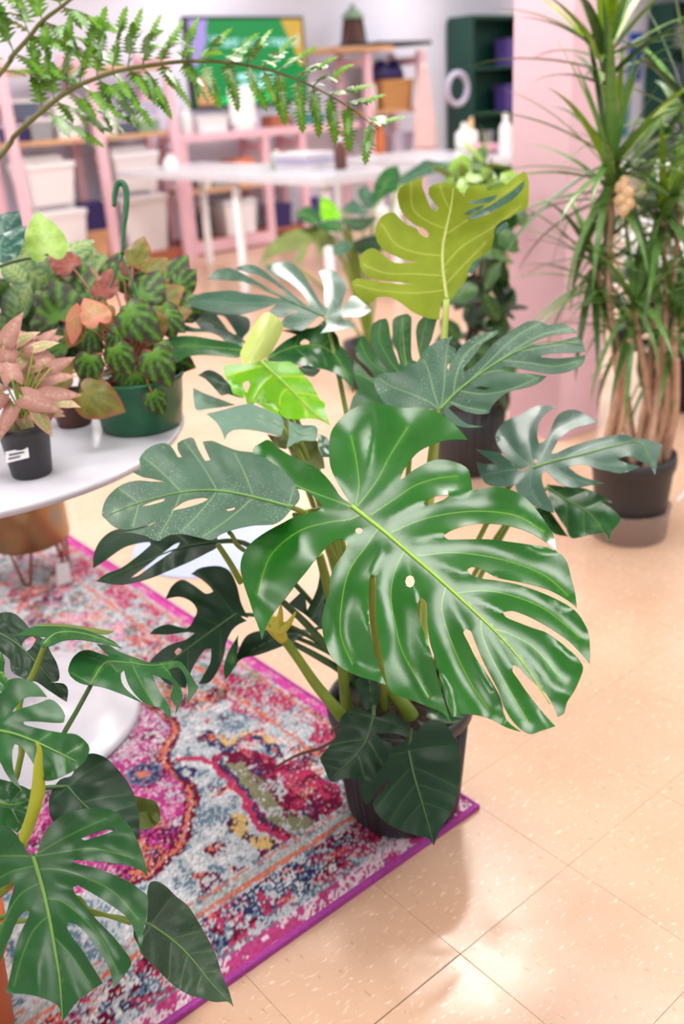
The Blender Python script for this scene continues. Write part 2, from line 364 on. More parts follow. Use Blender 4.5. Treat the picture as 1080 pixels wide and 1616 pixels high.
# vinyl floor tiles, 305 mm, joints where the photograph shows them
def tile_mat():
    m = bpy.data.materials.new('vinyl_tile'); m.use_nodes = True; nt = m.node_tree; L = nt.links.new; b = nt.nodes['Principled BSDF']
    ge = nt.nodes.new('ShaderNodeNewGeometry')
    def ns(sc, lo, hi, st=(1, 1, 1)):
        mp = nt.nodes.new('ShaderNodeMapping'); mp.inputs['Scale'].default_value = st; mp.inputs['Rotation'].default_value = (0, 0, 0.6); L(ge.outputs['Position'], mp.inputs[0])
        n = nt.nodes.new('ShaderNodeTexNoise'); n.inputs['Scale'].default_value = sc; n.inputs['Detail'].default_value = 4; L(mp.outputs[0], n.inputs['Vector'])
        r = nt.nodes.new('ShaderNodeMapRange'); r.inputs[1].default_value = lo; r.inputs[2].default_value = hi; L(n.outputs[0], r.inputs[0]); return r.outputs[0]
    def mx(f, a, c):
        q = nt.nodes.new('ShaderNodeMix'); q.data_type = 'RGBA'; L(f, q.inputs[0])
        for k, v in ((6, a), (7, c)):
            if isinstance(v, tuple): q.inputs[k].default_value = (*v, 1)
            else: L(v, q.inputs[k])
        return q.outputs[2]
    c = mx(ns(3, 0.3, 0.7), lin((206, 167, 138)), lin((214, 179, 154)))
    c = mx(ns(46, 0.60, 0.70, (1, 2.6, 1)), c, lin((230, 204, 180)))
    c = mx(ns(40, 0.64, 0.74, (2.4, 1, 1)), c, lin((198, 150, 112)))
    L(c, b.inputs['Base Color']); b.inputs['Roughness'].default_value = 0.26; b.inputs['Specular IOR Level'].default_value = 0.5
    n = nt.nodes.new('ShaderNodeTexNoise'); n.inputs['Scale'].default_value = 14; L(ge.outputs['Position'], n.inputs['Vector'])
    bp = nt.nodes.new('ShaderNodeBump'); bp.inputs['Strength'].default_value = 0.05; bp.inputs['Distance'].default_value = 0.02; L(n.outputs[0], bp.inputs['Height']); L(bp.outputs[0], b.inputs['Normal'])
    MATS['vinyl_tile'] = m
tile_mat()
TS = 0.3048; TX0, TY0 = 0.8915, 0.8496
tv, tf = box(-TS/2+0.0003, TS/2-0.0003, -TS/2+0.0003, TS/2-0.0003, -0.0035, 0.0, 0.0006)
tme = bpy.data.meshes.new('tile'); tme.from_pydata(tv, [], tf); tme.update(); tme.materials.append(MATS['vinyl_tile'])
fl = ROOTLOC[floor.name]
cand = []
for i in range(-14, 48):
    for j in range(-12, 26):
        x = TX0+(i+0.5)*TS; y = TY0+(j+0.5)*TS
        if not (-3.4 < x < 15.3 and -2.8 < y < WALLY-0.16): continue
        p = np.array([x, y, 0]); dz = depth(p)
        if dz < 0.4: cand.append((9e9, x, y)); continue
        u, v = proj(p); vis = -120 < u < 1200 and -50 < v < 1750
        onrug = (-0.3 < x < 1.05 and 1.25 < y < 3.3)
        cand.append((dz+(50 if onrug else 0) if vis else 9e9, x, y))
cand.sort()
for k, (d, x, y) in enumerate(cand[:300]):
    o = bpy.data.objects.new('tile', tme); COL.objects.link(o); o.parent = floor; o.location = (x-fl[0], y-fl[1], -fl[2])
sv, sf = box(-TS/2+0.0003, TS/2-0.0003, -TS/2+0.0003, TS/2-0.0003, -0.0035, 0.0)
rest = join(*[([(a+x, b_+y, c) for a, b_, c in sv], sf) for d, x, y in cand[300:]])
part('tile_field', rest, 'vinyl_tile', floor, kind='stuff')
part('open_joint', box(0.46, TX0, TY0-0.0010, TY0+0.0010, -0.002, 0.0003), mat('joint_dark', (120, 92, 76), 0.8), floor, label='dark open joint between two tiles')
# pink square pillar
struct('column_pink', box(3.111, 3.391, 2.369, 2.649, 0, CEIL, 0.004), 'pillar_pink')
struct('baseboard_back', box(-3.5, 15.5, WALLY-0.015, WALLY, 0, 0.1), 'white_plastic')
# ceiling lamps
mat('diffuser', (255, 255, 255), 0.5, emit=(255, 250, 242), estr=5.0)
for (x, y) in PANELS:
    t = thing('ceiling_light', (x, y, CEIL-0.07), 'flat white ceiling light panel in the row overhead', 'light', 'ceiling light panels')
    part('frame', join(box(x-0.33, x-0.3, y-0.63, y+0.63, CEIL-0.07, CEIL), box(x+0.3, x+0.33, y-0.63, y+0.63, CEIL-0.07, CEIL), box(x-0.3, x+0.3, y-0.63, y-0.6, CEIL-0.07, CEIL), box(x-0.3, x+0.3, y+0.6, y+0.63, CEIL-0.07, CEIL)), 'white_plastic', t)
    part('diffuser', box(x-0.3, x+0.3, y-0.6, y+0.6, CEIL-0.06, CEIL-0.05), 'diffuser', t)
for (x, y) in CANS:
    t = thing('spotlight', (x, y, CEIL-0.07), 'small round ceiling spotlight near the pink pillar', 'light', 'ceiling spotlights')
    part('housing', lathe((x, y, CEIL-0.07), [(0.11, 0), (0.11, 0.07)], 24, cap=False), 'white_plastic', t)
    part('lens', cyl((x, y, CEIL-0.065), 0.1, 0.01), mat('lens', (255, 255, 255), 0.5, emit=(255, 250, 242), estr=160.0), t)

# =================================================================== THE RUG
RX1, RY0, RX0, RY1 = 1.187, 1.08, -0.45, 3.55; RZ = 0.011
def vnoise(x, y, s, seed):
    r = np.random.default_rng(seed); T = r.random((256, 256)); u = np.asarray(x)*s+57.3; v = np.asarray(y)*s+31.7
    i = np.floor(u).astype(int); j = np.floor(v).astype(int); fx = u-i; fy = v-j; fx = fx*fx*(3-2*fx); fy = fy*fy*(3-2*fy)
    g = lambda a, b_: T[a % 256, b_ % 256]
    return (g(i, j)*(1-fx)+g(i+1, j)*fx)*(1-fy)+(g(i, j+1)*(1-fx)+g(i+1, j+1)*fx)*fy
def fbm(x, y, s, seed): return (vnoise(x, y, s, seed)*0.5+vnoise(x, y, s*2.1, seed+1)*0.3+vnoise(x, y, s*4.3, seed+2)*0.2)
CELL = 0.0048
nx = int((RX1-RX0)/CELL); ny = int((RY1-RY0)/CELL)
gxs = np.linspace(RX0, RX1, nx+1); gys = np.linspace(RY0, RY1, ny+1)
GX, GY = np.meshgrid(gxs, gys, indexing='ij'); X_ = GX.ravel(); Y_ = GY.ravel(); N_ = len(X_)
wx = X_+(vnoise(X_, Y_, 60, 3)-0.5)*0.012; wy = Y_+(vnoise(X_, Y_, 60, 4)-0.5)*0.012        # ragged, knotted edges
def C8(*c): return np.array(c, float)
PALE, TEALG, WHITE, MAG, RED, BURG, NAVY, ORNG, YEL, OLIV, LPINK = C8(170, 178, 186), C8(88, 118, 140), C8(204, 202, 206), C8(182, 40, 128), C8(186, 36, 84), C8(108, 8, 48), C8(44, 40, 90), C8(210, 104, 78), C8(204, 166, 92), C8(124, 122, 86), C8(208, 136, 168)
colr = np.tile(PALE, (N_, 1))
def put(mask, c, p=1.0, seed=1):
    k = mask if p >= 1 else mask & (np.random.default_rng(seed).random(N_) < p)
    colr[k] = c
n1 = fbm(X_, Y_, 16, 11); n2 = fbm(X_, Y_, 42, 21); n3 = fbm(X_, Y_, 9, 31); n4 = fbm(X_, Y_, 28, 41)
put(n2 > 0.56, TEALG, 0.75, 2); put(n4 > 0.62, WHITE, 0.8, 3); put((n2 < 0.36), WHITE, 0.6, 4)
def gpoly(pts): return np.array([gz(px, py, RZ)[:2] for px, py in pts])
def polymask(pts): return inside(np.c_[wx, wy], [gpoly(pts)])
def linemask(pts, w): return seg_dist(np.c_[wx, wy], smooth_path(gpoly(pts), 40))[0] < w
S2 = lambda *p: Zm(180, 1050, 1.8, p)
SF = lambda *p: Zm(0, 940, 3.273, p)
# magenta medallion and its outline
edge = SF((760, 560), (880, 640), (905, 690), (850, 790), (850, 850), (900, 910), (970, 970), (990, 1040), (975, 1120), (955, 1200), (920, 1290), (860, 1340))+[(232, 1380), (190, 1400)]
med = edge+[(60, 1420), (-80, 1380), (-60, 1100), (120, 1030), (200, 1060)]
mm = polymask(med)
put(mm, MAG); put(mm & (n2 > 0.58), LPINK, 0.7, 5); put(mm & (n4 > 0.6), PALE, 0.6, 6); put(mm & (n1 > 0.62), BURG, 0.5, 7)
ytop = mm & (Y_ > 1.72); put(ytop & (n4 < 0.52), WHITE, 0.55, 8)
low = mm & polymask(S2((20, 470), (120, 420), (220, 500), (160, 600), (60, 640), (0, 600)))
put(low & (n2 > 0.5), BURG, 0.8, 9); put(low & (n4 > 0.52), ORNG, 0.7, 10); put(low & (n2 < 0.4), NAVY, 0.6, 11)
put(linemask(edge, 0.011), ORNG, 0.9, 12); put(linemask([(x+8, y+2) for x, y in edge], 0.006), BURG, 0.9, 13); put(linemask([(x-6, y) for x, y in edge], 0.004), BURG, 0.7, 14)
for (cx_, cy_) in SF((745, 920)):
    g = gz(cx_, cy_, RZ); d = np.hypot(wx-g[0], wy-g[1]); put(d < 0.042, TEALG, 0.75, 15); put((d < 0.034) & (d > 0.018), NAVY, 0.7, 16); put(d < 0.014, ORNG)
g = gz(*SF((960, 910))[0], RZ); d = np.hypot(wx-g[0], wy-g[1]); put((d < 0.026) & (d > 0.012), NAVY, 0.8, 17)
# burgundy scroll with olive centre
big = S2((275, 262), (330, 240), (400, 240), (450, 262), (470, 290), (560, 300), (640, 340), (660, 430), (600, 450), (560, 480), (520, 505), (470, 490), (430, 460), (395, 420), (380, 375), (345, 335), (310, 300))
bm_ = polymask(big); put(bm_, BURG); put(bm_ & (n2 > 0.54), RED, 0.8, 18); put(bm_ & (n4 > 0.6), PALE, 0.7, 19); put(bm_ & (n1 < 0.34), NAVY, 0.5, 20)
ol = polymask(S2((310, 275), (360, 275), (420, 330), (480, 400), (560, 440), (570, 480), (500, 480), (440, 440), (400, 380), (350, 330))); put(ol, OLIV); put(ol & (n2 > 0.55), PALE, 0.7, 22); put(ol & (n4 > 0.6), BURG, 0.5, 23)
put(linemask(S2((180, 265), (230, 262), (280, 275), (300, 300), (340, 340), (375, 375), (385, 420), (430, 470), (520, 505)), 0.008), RED); put(linemask(S2((300, 265), (330, 310), (390, 370), (400, 410), (450, 455)), 0.005), NAVY, 0.8, 24)
put(linemask(S2((265, 190), (290, 225), (325, 240), (350, 215), (400, 205), (440, 225), (465, 255)), 0.012), NAVY, 0.9, 25); put(linemask(S2((300, 200), (325, 222), (350, 200), (400, 190), (450, 215)), 0.007), YEL, 0.9, 26)
fl_ = polymask(S2((315, 440), (350, 420), (380, 440), (380, 480), (440, 490), (480, 520), (440, 530), (380, 510), (330, 470))); put(fl_, YEL); put(fl_ & (n2 > 0.5), BURG, 0.7, 27); put(fl_ & (n4 > 0.58), NAVY, 0.6, 28)
for q in (S2((225, 590), (300, 580), (310, 610), (250, 650)), S2((320, 580), (400, 560), (420, 590), (340, 600)), S2((255, 520), (310, 495), (330, 520), (280, 550)), S2((262, 350), (330, 340), (335, 355), (270, 375)), S2((400, 510), (460, 530), (450, 560), (410, 540)), S2((230, 200), (280, 190), (290, 210), (240, 220))):
    k = polymask(q); put(k & (n2 > 0.4), BURG, 0.8, 29); put(k & (n4 > 0.55), ORNG, 0.6, 30)
# far half of the rug: mixed worn motifs
far = (Y_ > 1.78) & ~mm; put(far & (n1 > 0.6), RED, 0.7, 31); put(far & (n3 > 0.6), BURG, 0.7, 32); put(far & (n2 > 0.6), OLIV, 0.5, 39); put(far & (n4 > 0.6), ORNG, 0.6, 33); put(far & (n1 < 0.33), LPINK, 0.7, 34); put(far & (n2 < 0.33), NAVY, 0.35, 35)
rt_ = (Y_ > 1.3) & (Y_ <= 1.78) & (X_ > 0.93); put(rt_ & (n1 > 0.58), RED, 0.7, 36); put(rt_ & (n3 > 0.58), BURG, 0.7, 37); put(rt_ & (n2 < 0.36), ORNG, 0.4, 38)
# borders
def border(e, along, sd):
    jit = e+(n2-0.5)*0.008
    b1 = (jit < 0.195); colr[b1] = PALE; put(b1 & (n2 > 0.52), TEALG, 0.7, sd)
    main = (jit > 0.062) & (jit < 0.142)
    cell = fbm(X_, Y_, 22, sd+50)
    put(main & (cell > 0.50), BURG, 0.8, sd+1); put(main & (cell < 0.42), NAVY, 0.55, sd+2); put(main & (n4 > 0.58), RED, 0.6, sd+3); put(main & (n2 < 0.34), ORNG, 0.45, sd+4); put(main & (n4 < 0.36), WHITE, 0.6, sd+5)
    out_ = (jit > 0.048) & (jit < 0.066); put(out_ & (cell > 0.45), RED, 0.5, sd+6)
    put(jit < 0.042, C8(188, 48, 118)); put((jit < 0.042) & (n4 > 0.46), C8(214, 186, 200), 0.75, sd+7)
    put((jit > 0.148) & (jit < 0.160), ORNG, 0.9, sd+8); put((jit > 0.160) & (jit < 0.178), C8(160, 164, 160), 0.8, sd+9); put((jit > 0.182) & (jit < 0.190), ORNG, 0.6, sd+10)
def border_right(e, sd):
    b1 = e < 0.15; jit = e+(n2-0.5)*0.008
    put(b1 & (n4 > 0.45), PALE, 0.5, sd); put((jit > 0.05) & (jit < 0.12) & (fbm(X_, Y_, 20, sd+60) > 0.52), RED, 0.75, sd+1)
    put((jit > 0.04) & (jit < 0.05), ORNG, 0.7, sd+2); put((jit > 0.13) & (jit < 0.142), ORNG, 0.8, sd+3); put(jit < 0.03, C8(206, 50, 150))
    put((jit < 0.03) & (n4 > 0.55), LPINK, 0.5, sd+4)
border_right(RX1-X_, 300); border_right(X_-RX0, 320); border(Y_-RY0, X_, 200); border(RY1-Y_, X_, 240)
kn = np.random.default_rng(77).random(N_); colr[kn < 0.04] = colr[kn < 0.04]*0.5+WHITE*0.5; colr[(kn > 0.95)] = colr[(kn > 0.95)]*0.5+TEALG*0.5
grey = colr.mean(1, keepdims=True); colr = colr*0.80+grey*0.20
colr *= (0.9+0.2*np.random.default_rng(78).random((N_, 1)))
lc = np.clip(colr, 0, 255)/255; lc = np.where(lc <= 0.04045, lc/12.92, ((lc+0.055)/1.055)**2.4)
rz = RZ-0.0012*np.random.default_rng(79).random(N_)
idx = np.arange(N_).reshape(nx+1, ny+1)
quads = np.stack([idx[:-1, :-1], idx[1:, :-1], idx[1:, 1:], idx[:-1, 1:]], -1).reshape(-1, 4)
me = bpy.data.meshes.new('rug_pile'); rb = np.array([(RX0+RX1)/2, (RY0+RY1)/2, 0.0])
me.vertices.add(N_); me.vertices.foreach_set('co', (np.c_[X_, Y_, rz]-rb).ravel())
nq = len(quads); me.loops.add(nq*4); me.loops.foreach_set('vertex_index', quads.ravel()); me.polygons.add(nq)
me.polygons.foreach_set('loop_start', np.arange(nq)*4); me.update(calc_edges=True)
ca = me.color_attributes.new('pile', 'FLOAT_COLOR', 'POINT'); ca.data.foreach_set('color', np.c_[lc, np.ones(N_)].ravel().astype(np.float32))
rm = bpy.data.materials.new('rug_pile'); rm.use_nodes = True; nt = rm.node_tree; pb = nt.nodes['Principled BSDF']; pb.inputs['Roughness'].default_value = 0.95; pb.inputs['Specular IOR Level'].default_value = 0.1
a_ = nt.nodes.new('ShaderNodeAttribute'); a_.attribute_name = 'pile'; nt.links.new(a_.outputs['Color'], pb.inputs['Base Color'])
no_ = nt.nodes.new('ShaderNodeTexNoise'); no_.inputs['Scale'].default_value = 420; tcn = nt.nodes.new('ShaderNodeTexCoord'); nt.links.new(tcn.outputs['Object'], no_.inputs['Vector'])
bpn = nt.nodes.new('ShaderNodeBump'); bpn.inputs['Strength'].default_value = 0.5; bpn.inputs['Distance'].default_value = 0.004; nt.links.new(no_.outputs[0], bpn.inputs['Height']); nt.links.new(bpn.outputs[0], pb.inputs['Normal'])
MATS['rug_pile'] = rm
rug = thing('area_rug', (rb[0], rb[1], 0), 'worn pink, burgundy and pale blue oriental rug on the beige tiles', 'rug')
link('pile', me, rug, 'rug_pile', True)
mat('binding', (160, 56, 146), 0.9, var=0.15, vscale=90, bump=0.4, bscale=300)
bw = 0.006
part('backing', box(RX0, RX1, RY0, RY1, 0.0005, 0.0085), 'binding', rug)
part('binding', join(box(RX0-0.004, RX1+0.004, RY0-0.006, RY0+bw, 0.0006, RZ+0.002, 0.003), box(RX1-bw*0.6, RX1+0.004, RY0, RY1, 0.0006, RZ+0.002, 0.003), box(RX0-0.005, RX0+bw*0.6, RY0, RY1, 0.0006, RZ+0.002, 0.003), box(RX0-0.004, RX1+0.004, RY1-bw, RY1+0.006, 0.0006, RZ+0.002, 0.003)), 'binding', rug, label='bright magenta woven edge binding')
# lavender blue mat on the tiles beyond the rug
bc = gz(262, 898)
part('floor_mat', lathe((1.50, 2.62, 0.0), [(0.245, 0), (0.25, 0.002), (0.248, 0.004)], 48), 'blue_mat', None, label='pale lavender blue flat mat on the tiles behind the large monstera', cat='mat')

# =================================================================== ROUND TABLE, GOLD PLANTER
TC = np.array([0.622, 2.083]); TZ = 0.75; TR = 0.483
t = thing('round_table', (TC[0], TC[1], RZ), 'white round pedestal table on the rug, crowded with potted plants', 'table')
part('table_top', lathe((TC[0], TC[1], TZ), [(TR-0.03, -0.024), (TR-0.006, -0.018), (TR, -0.008), (TR-0.002, -0.002), (TR-0.008, 0.0)], 96), 'white_gloss', t, True)
part('pedestal', lathe((TC[0]-0.04, TC[1]-0.01, RZ+0.001), [(0.31, 0.0), (0.315, 0.008), (0.305, 0.018), (0.22, 0.035), (0.12, 0.055), (0.06, 0.09), (0.036, 0.16), (0.028, 0.32), (0.032, 0.52), (0.07, 0.66), (0.16, 0.712)], 64), 'white_gloss', t, True)
GC = np.array([0.985, 2.86]); gl = gz(65, 938)
RG = RZ+0.002
t = thing('planter', (GC[0], GC[1], RG), 'brushed gold drum planter on copper wire legs under the white table', 'planter')
part('drum', lathe((GC[0], GC[1], RG), [(0.10, 0.118), (0.125, 0.112), (0.133, 0.122), (0.133, 0.40), (0.128, 0.405), (0.122, 0.40), (0.122, 0.30), (0.0, 0.30)], 64), 'gold', t, True)
for k in range(5):
    a = math.radians(235+72*k); c, s = math.cos(a), math.sin(a); tx, ty = -s, c
    P = [(GC[0]+c*0.118+tx*w, GC[1]+s*0.118+ty*w, RG+z_) for w, z_ in ((-0.033, 0.118), (-0.018, 0.05), (-0.010, 0.008), (0.010, 0.008), (0.018, 0.05), (0.033, 0.118))]
    part('leg', tube(P, 0.0048, 8, 24), 'copper', t, True)
tp = gz(97, 905, RZ+0.05)
tg = [(np.array(gy(x, y, gl[1]-0.02))) for x, y in ((88, 892), (108, 886), (112, 918), (91, 925))]
part('price_tag', ([tuple(p) for p in tg]+[tuple(p+FW*0.001) for p in tg], [(0, 1, 2, 3), (7, 6, 5, 4), (0, 4, 5, 1), (1, 5, 6, 2), (2, 6, 7, 3), (3, 7, 4, 0)]), 'paper', t, label='small white paper price tag')

# =================================================================== BACK OF THE SHOP
def item(name, geo, m, label, cat, group=None, smooth=False): return part(name, geo, m, None, smooth, label, cat=cat, group=group)
# --- television
t = thing('television', (6.27, WALLY-0.06, 1.36), 'large wall television showing a bright green repotting slide', 'television')
TX, TX1, TZ0, TZ1 = 5.54, 7.0, 1.345, 2.175
part('bezel', box(TX, TX1, WALLY-0.07, WALLY-0.005, TZ0, TZ1, 0.008), 'bezel', t)
def emit_mat(n, rgb, s=1.0): return mat(n, (0, 0, 0), 0.3, emit=rgb, estr=s)
emit_mat('screen_green', (0, 150, 72), 0.9); emit_mat('screen_lime', (0, 214, 112), 0.9); emit_mat('screen_purple', (186, 160, 240), 0.9); emit_mat('screen_yellow', (226, 180, 70), 0.9); emit_mat('screen_text', (190, 240, 246), 1.3); emit_mat('screen_peach', (240, 160, 120), 0.9); emit_mat('screen_glow', (250, 255, 252), 1.6)
tscr = part('screen', box(TX+0.03, TX1-0.03, WALLY-0.074, WALLY-0.068, TZ0+0.03, TZ1-0.03), 'screen_green', t)
def blob(name, pts, m, dy=0.0755):
    P = spline([(x*100, z_*100) for x, z_ in pts], 2.5)/100; n = len(P)
    v = [(x, WALLY-dy, z_) for x, z_ in P]+[(x, WALLY-dy+0.002, z_) for x, z_ in P]
    f = [tuple(range(n)), tuple(range(2*n-1, n-1, -1))]+[(i, (i+1) % n, n+(i+1) % n, n+i) for i in range(n)]
    part(name, (v, f), m, tscr)
blob('colour_patch', [(5.57, 2.145), (5.57, 1.75), (5.62, 1.72), (5.68, 1.82), (5.76, 1.95), (5.77, 2.07), (5.80, 2.145)], 'screen_purple')
blob('colour_patch', [(6.70, 2.145), (6.97, 2.145), (6.97, 1.70), (6.90, 1.73), (6.84, 1.90), (6.76, 2.02)], 'screen_yellow')
blob('colour_patch', [(5.6, 1.376), (5.6, 1.58), (5.68, 1.64), (5.78, 1.6), (5.80, 1.45), (5.86, 1.376)], 'screen_peach')
blob('colour_patch', [(5.75, 1.376), (6.6, 1.376), (6.62, 1.42), (6.4, 1.47), (6.0, 1.45), (5.8, 1.43)], 'screen_lime')
def text(name, body, x, y, z_, size, m, parent, rot=(math.pi/2, 0, 0), align='LEFT', ext=0.0008):
    cu = bpy.data.curves.new(name, 'FONT'); cu.body = body; cu.size = size; cu.extrude = ext; cu.align_x = align; cu.resolution_u = 2
    tmp = bpy.data.objects.new(name, cu); COL.objects.link(tmp); dg = bpy.context.evaluated_depsgraph_get()
    me = bpy.data.meshes.new_from_object(tmp.evaluated_get(dg)); bpy.data.objects.remove(tmp); me.materials.clear(); me.materials.append(MATS[m])
    o = bpy.data.objects.new(name, me); COL.objects.link(o); o.parent = parent
    o.location = tuple(np.array([x, y, z_])-rootloc(parent)); o.rotation_euler = rot; return o
text('lettering', 'Want us to repot?', 5.80, WALLY-0.0785, 1.90, 0.15, 'screen_text', tscr)
for k, (x, z_, w) in enumerate(((6.10, 1.60, 0.22), (6.38, 1.60, 0.16), (6.12, 1.52, 0.42))):
    part('text_line', box(x, x+w, WALLY-0.0765, WALLY-0.075, z_, z_+0.045), 'screen_text', tscr)
# --- pink shelf racks
def rack(label, xs, y0, y1, h, shelves, base=None, top=None):
    t = thing('shelf_rack', ((xs[0]+xs[-1])/2, (y0+y1)/2, 0), label, 'shelf', 'pink shelf racks along the back wall')
    for x in xs:
        for y in (y0, y1): part('post', box(x-0.04, x+0.04, y-0.03, y+0.03, 0, h, 0.004), 'pink_paint', t)
        part('brace', box(x-0.03, x+0.03, y0+0.03, y1-0.03, h-0.14, h-0.06), 'pink_paint', t)
    for z_, m in shelves: part('shelf_board', box(xs[0]+0.0, xs[-1]-0.0, y0+0.031, y1-0.031, z_-0.04, z_), m, t)
    if base: part('plinth', box(xs[0]+0.045, xs[-1]-0.045, y0+0.02, y1-0.02, 0.0, base), 'wood_red', t)
    return t
rack('tall pink rack holding the stacked white bins', (3.40, 4.20, 4.96), 8.30, 8.80, 1.86, ((1.18, 'wood'), (1.74, 'wood')), base=0.13)
rk = rack('low pink rack below the television', (5.10, 6.07, 6.55), 8.42, 8.80, 1.06, ((0.14, 'wood_red'), (0.62, 'wood')), base=0.05)
part('rail', box(5.06, 7.34, 8.38, 8.80, 1.06, 1.13, 0.004), 'pink_paint', rk); part('rail', box(5.14, 6.03, 8.39, 8.44, 0.02, 0.13), 'pink_paint', rk)
rk3 = rack('pink rack with the wicker box beside the television', (7.42, 8.20), 8.32, 8.78, 1.80, ((1.22, 'wood'), (0.75, 'wood')))
part('top_board', box(6.9, 7.75, 8.25, 8.8, 1.80, 1.85), 'wood', rk3); part('top_tray', box(7.55, 8.32, 8.25, 8.8, 1.851, 1.89), 'dark', rk3)
# --- stacked white bins with flip lids
def bin_(x, y, z_, w, d, h, label, slot=True):
    t = thing('storage_bin', (x, y, z_), label, 'bin', 'white stacking bins on the tall pink rack')
    part('body', taper(x, y, z_, z_+h, w*0.78, d*0.8, w*0.94, d*0.94), 'bin_white', t)
    part('lid', join(box(x-w/2, x+w/2, y-d/2, y+d/2, z_+h, z_+h+0.05, 0.012), taper(x, y+0.05, z_+h+0.05, z_+h+0.10, w*0.8, d*0.7, w*0.7, d*0.5)), 'bin_white', t)
    if slot: part('opening', box(x-w*0.3, x+w*0.3, y-d/2+0.02, y-d/2+0.075, z_+h+0.049, z_+h+0.054), 'slot_dark', t)
bin_(3.74, 8.50, 0.13, 0.46, 0.42, 0.42, 'white storage bin, bottom of the stack nearer the left edge', False)
bin_(3.70, 8.50, 0.651, 0.46, 0.40, 0.30, 'white flip-top bin, top of the stack nearer the left edge')
bin_(4.56, 8.50, 0.13, 0.50, 0.42, 0.46, 'white storage bin, bottom of the stack behind the green hook', False)
bin_(4.54, 8.50, 0.691, 0.48, 0.40, 0.28, 'white flip-top bin, top of the stack behind the green hook')
def crate(x, y, z_, w, d, h, m, label, cat='box', lid=None):
    t = thing('storage_box', (x, y, z_), label, cat, 'small boxes on the back racks')
    part('body', taper(x, y, z_, z_+h*0.85, w*0.92, d*0.92, w, d), m, t)
    part('lid', box(x-w/2-0.008, x+w/2+0.008, y-d/2-0.008, y+d/2+0.008, z_+h*0.85, z_+h, 0.004), lid or m, t)
crate(4.06, 8.46, 0.13, 0.2, 0.25, 0.26, 'wood', 'tan wooden box between the two bin stacks'); crate(4.08, 8.46, 0.39, 0.22, 0.24, 0.24, 'navy', 'navy box on the tan wooden box')
for k, (x, z_, w, h, m, l, lb) in enumerate((
    (3.52, 1.18, 0.16, 0.14, 'navy', 'lav', 'dark blue box at the left end of the upper shelf'), (3.72, 1.18, 0.2, 0.18, 'steel_grey', 'white_plastic', 'grey clear box with white lid beside the dark blue box'),
    (3.60, 1.365, 0.26, 0.14, 'slate', 'white_plastic', 'slate box stacked on the left shelf boxes'), (3.99, 1.18, 0.24, 0.34, 'white_plastic', 'white_plastic', 'tall white carton in the middle of the upper shelf'),
    (4.36, 1.18, 0.16, 0.30, 'white_plastic', 'lav', 'upright white carton right of the middle pink post'), (4.54, 1.18, 0.18, 0.12, 'slate', 'white_plastic', 'slate drawer box at the bottom of the small stack'),
    (4.54, 1.301, 0.18, 0.12, 'slate', 'white_plastic', 'slate drawer box in the middle of the small stack'), (4.53, 1.422, 0.18, 0.15, 'slate', 'steel_grey', 'slate drawer box on top of the small stack'),
    (4.77, 1.18, 0.22, 0.13, 'sage', 'white_plastic', 'sage green box at the right end of the upper shelf'), (4.77, 1.311, 0.22, 0.13, 'lav', 'lav', 'mauve box on the sage green box'))):
    crate(x, 8.55, z_, w, 0.3, h, m, lb, lid=l)
# --- things on and in the low rack
def jar(x, y, z_, r, h, m, label, cap='white_plastic', cat='jar'):
    t = thing('jar', (x, y, z_), label, cat, 'jars and bottles at the back of the shop')
    part('body', lathe((x, y, z_), [(r*0.9, 0), (r, 0.01), (r, h*0.62), (r*0.8, h*0.72), (r*0.45, h*0.8), (r*0.42, h*0.86)], 20), m, t, True)
    part('cap', cyl((x, y, z_+h*0.86), r*0.48, h*0.14, 16), cap, t)
RT_ = 1.131
crate(5.52, 8.6, RT_, 0.34, 0.26, 0.15, 'white_plastic', 'wide white box on the low rack under the television'); crate(5.95, 8.6, RT_, 0.28, 0.26, 0.13, 'lav', 'pale lilac box on the low rack')
crate(6.35, 8.6, RT_, 0.24, 0.24, 0.11, 'wood_red', 'reddish wooden box on the low rack'); crate(6.78, 8.6, RT_, 0.3, 0.24, 0.10, 'teal', 'teal box on the low rack')
jar(6.55, 8.5, RT_, 0.05, 0.22, 'steel_grey', 'grey metal canister left of the teal box'); jar(7.05, 8.5, RT_, 0.045, 0.2, 'teal', 'teal bottle right of the teal box'); jar(5.22, 8.5, RT_, 0.06, 0.25, 'white_plastic', 'white bottle at the left end of the low rack')
t = thing('display_card', (5.93, 8.43, RT_), 'blank white display card on a stand in front of the television', 'sign')
c_ = gy(382, 168, 8.42); part('card', box(c_[0]-0.15, c_[0]+0.15, 8.41, 8.42, RT_+0.06, 1.52, 0.003), 'paper', t); part('foot', box(c_[0]-0.1, c_[0]+0.1, 8.385, 8.46, RT_, RT_+0.06), 'white_plastic', t)
crate(5.55, 8.6, 0.62, 0.2, 0.25, 0.2, 'steel_grey', 'grey box on the middle board of the low rack'); crate(5.85, 8.6, 0.62, 0.22, 0.25, 0.24, 'orange', 'orange box on the middle board of the low rack'); jar(5.38, 8.52, 0.62, 0.06, 0.25, 'white_plastic', 'round white jar on the middle board of the low rack')
crate(5.72, 8.58, 0.14, 0.38, 0.28, 0.34, 'white_plastic', 'beige white lidded tub at the foot of the low rack', lid='white_gloss'); jar(5.34, 8.55, 0.14, 0.08, 0.36, 'dark', 'dark bottle with a white cap at the foot of the low rack'); crate(6.27, 8.58, 0.14, 0.22, 0.24, 0.24, 'navy', 'navy box at the foot of the low rack')
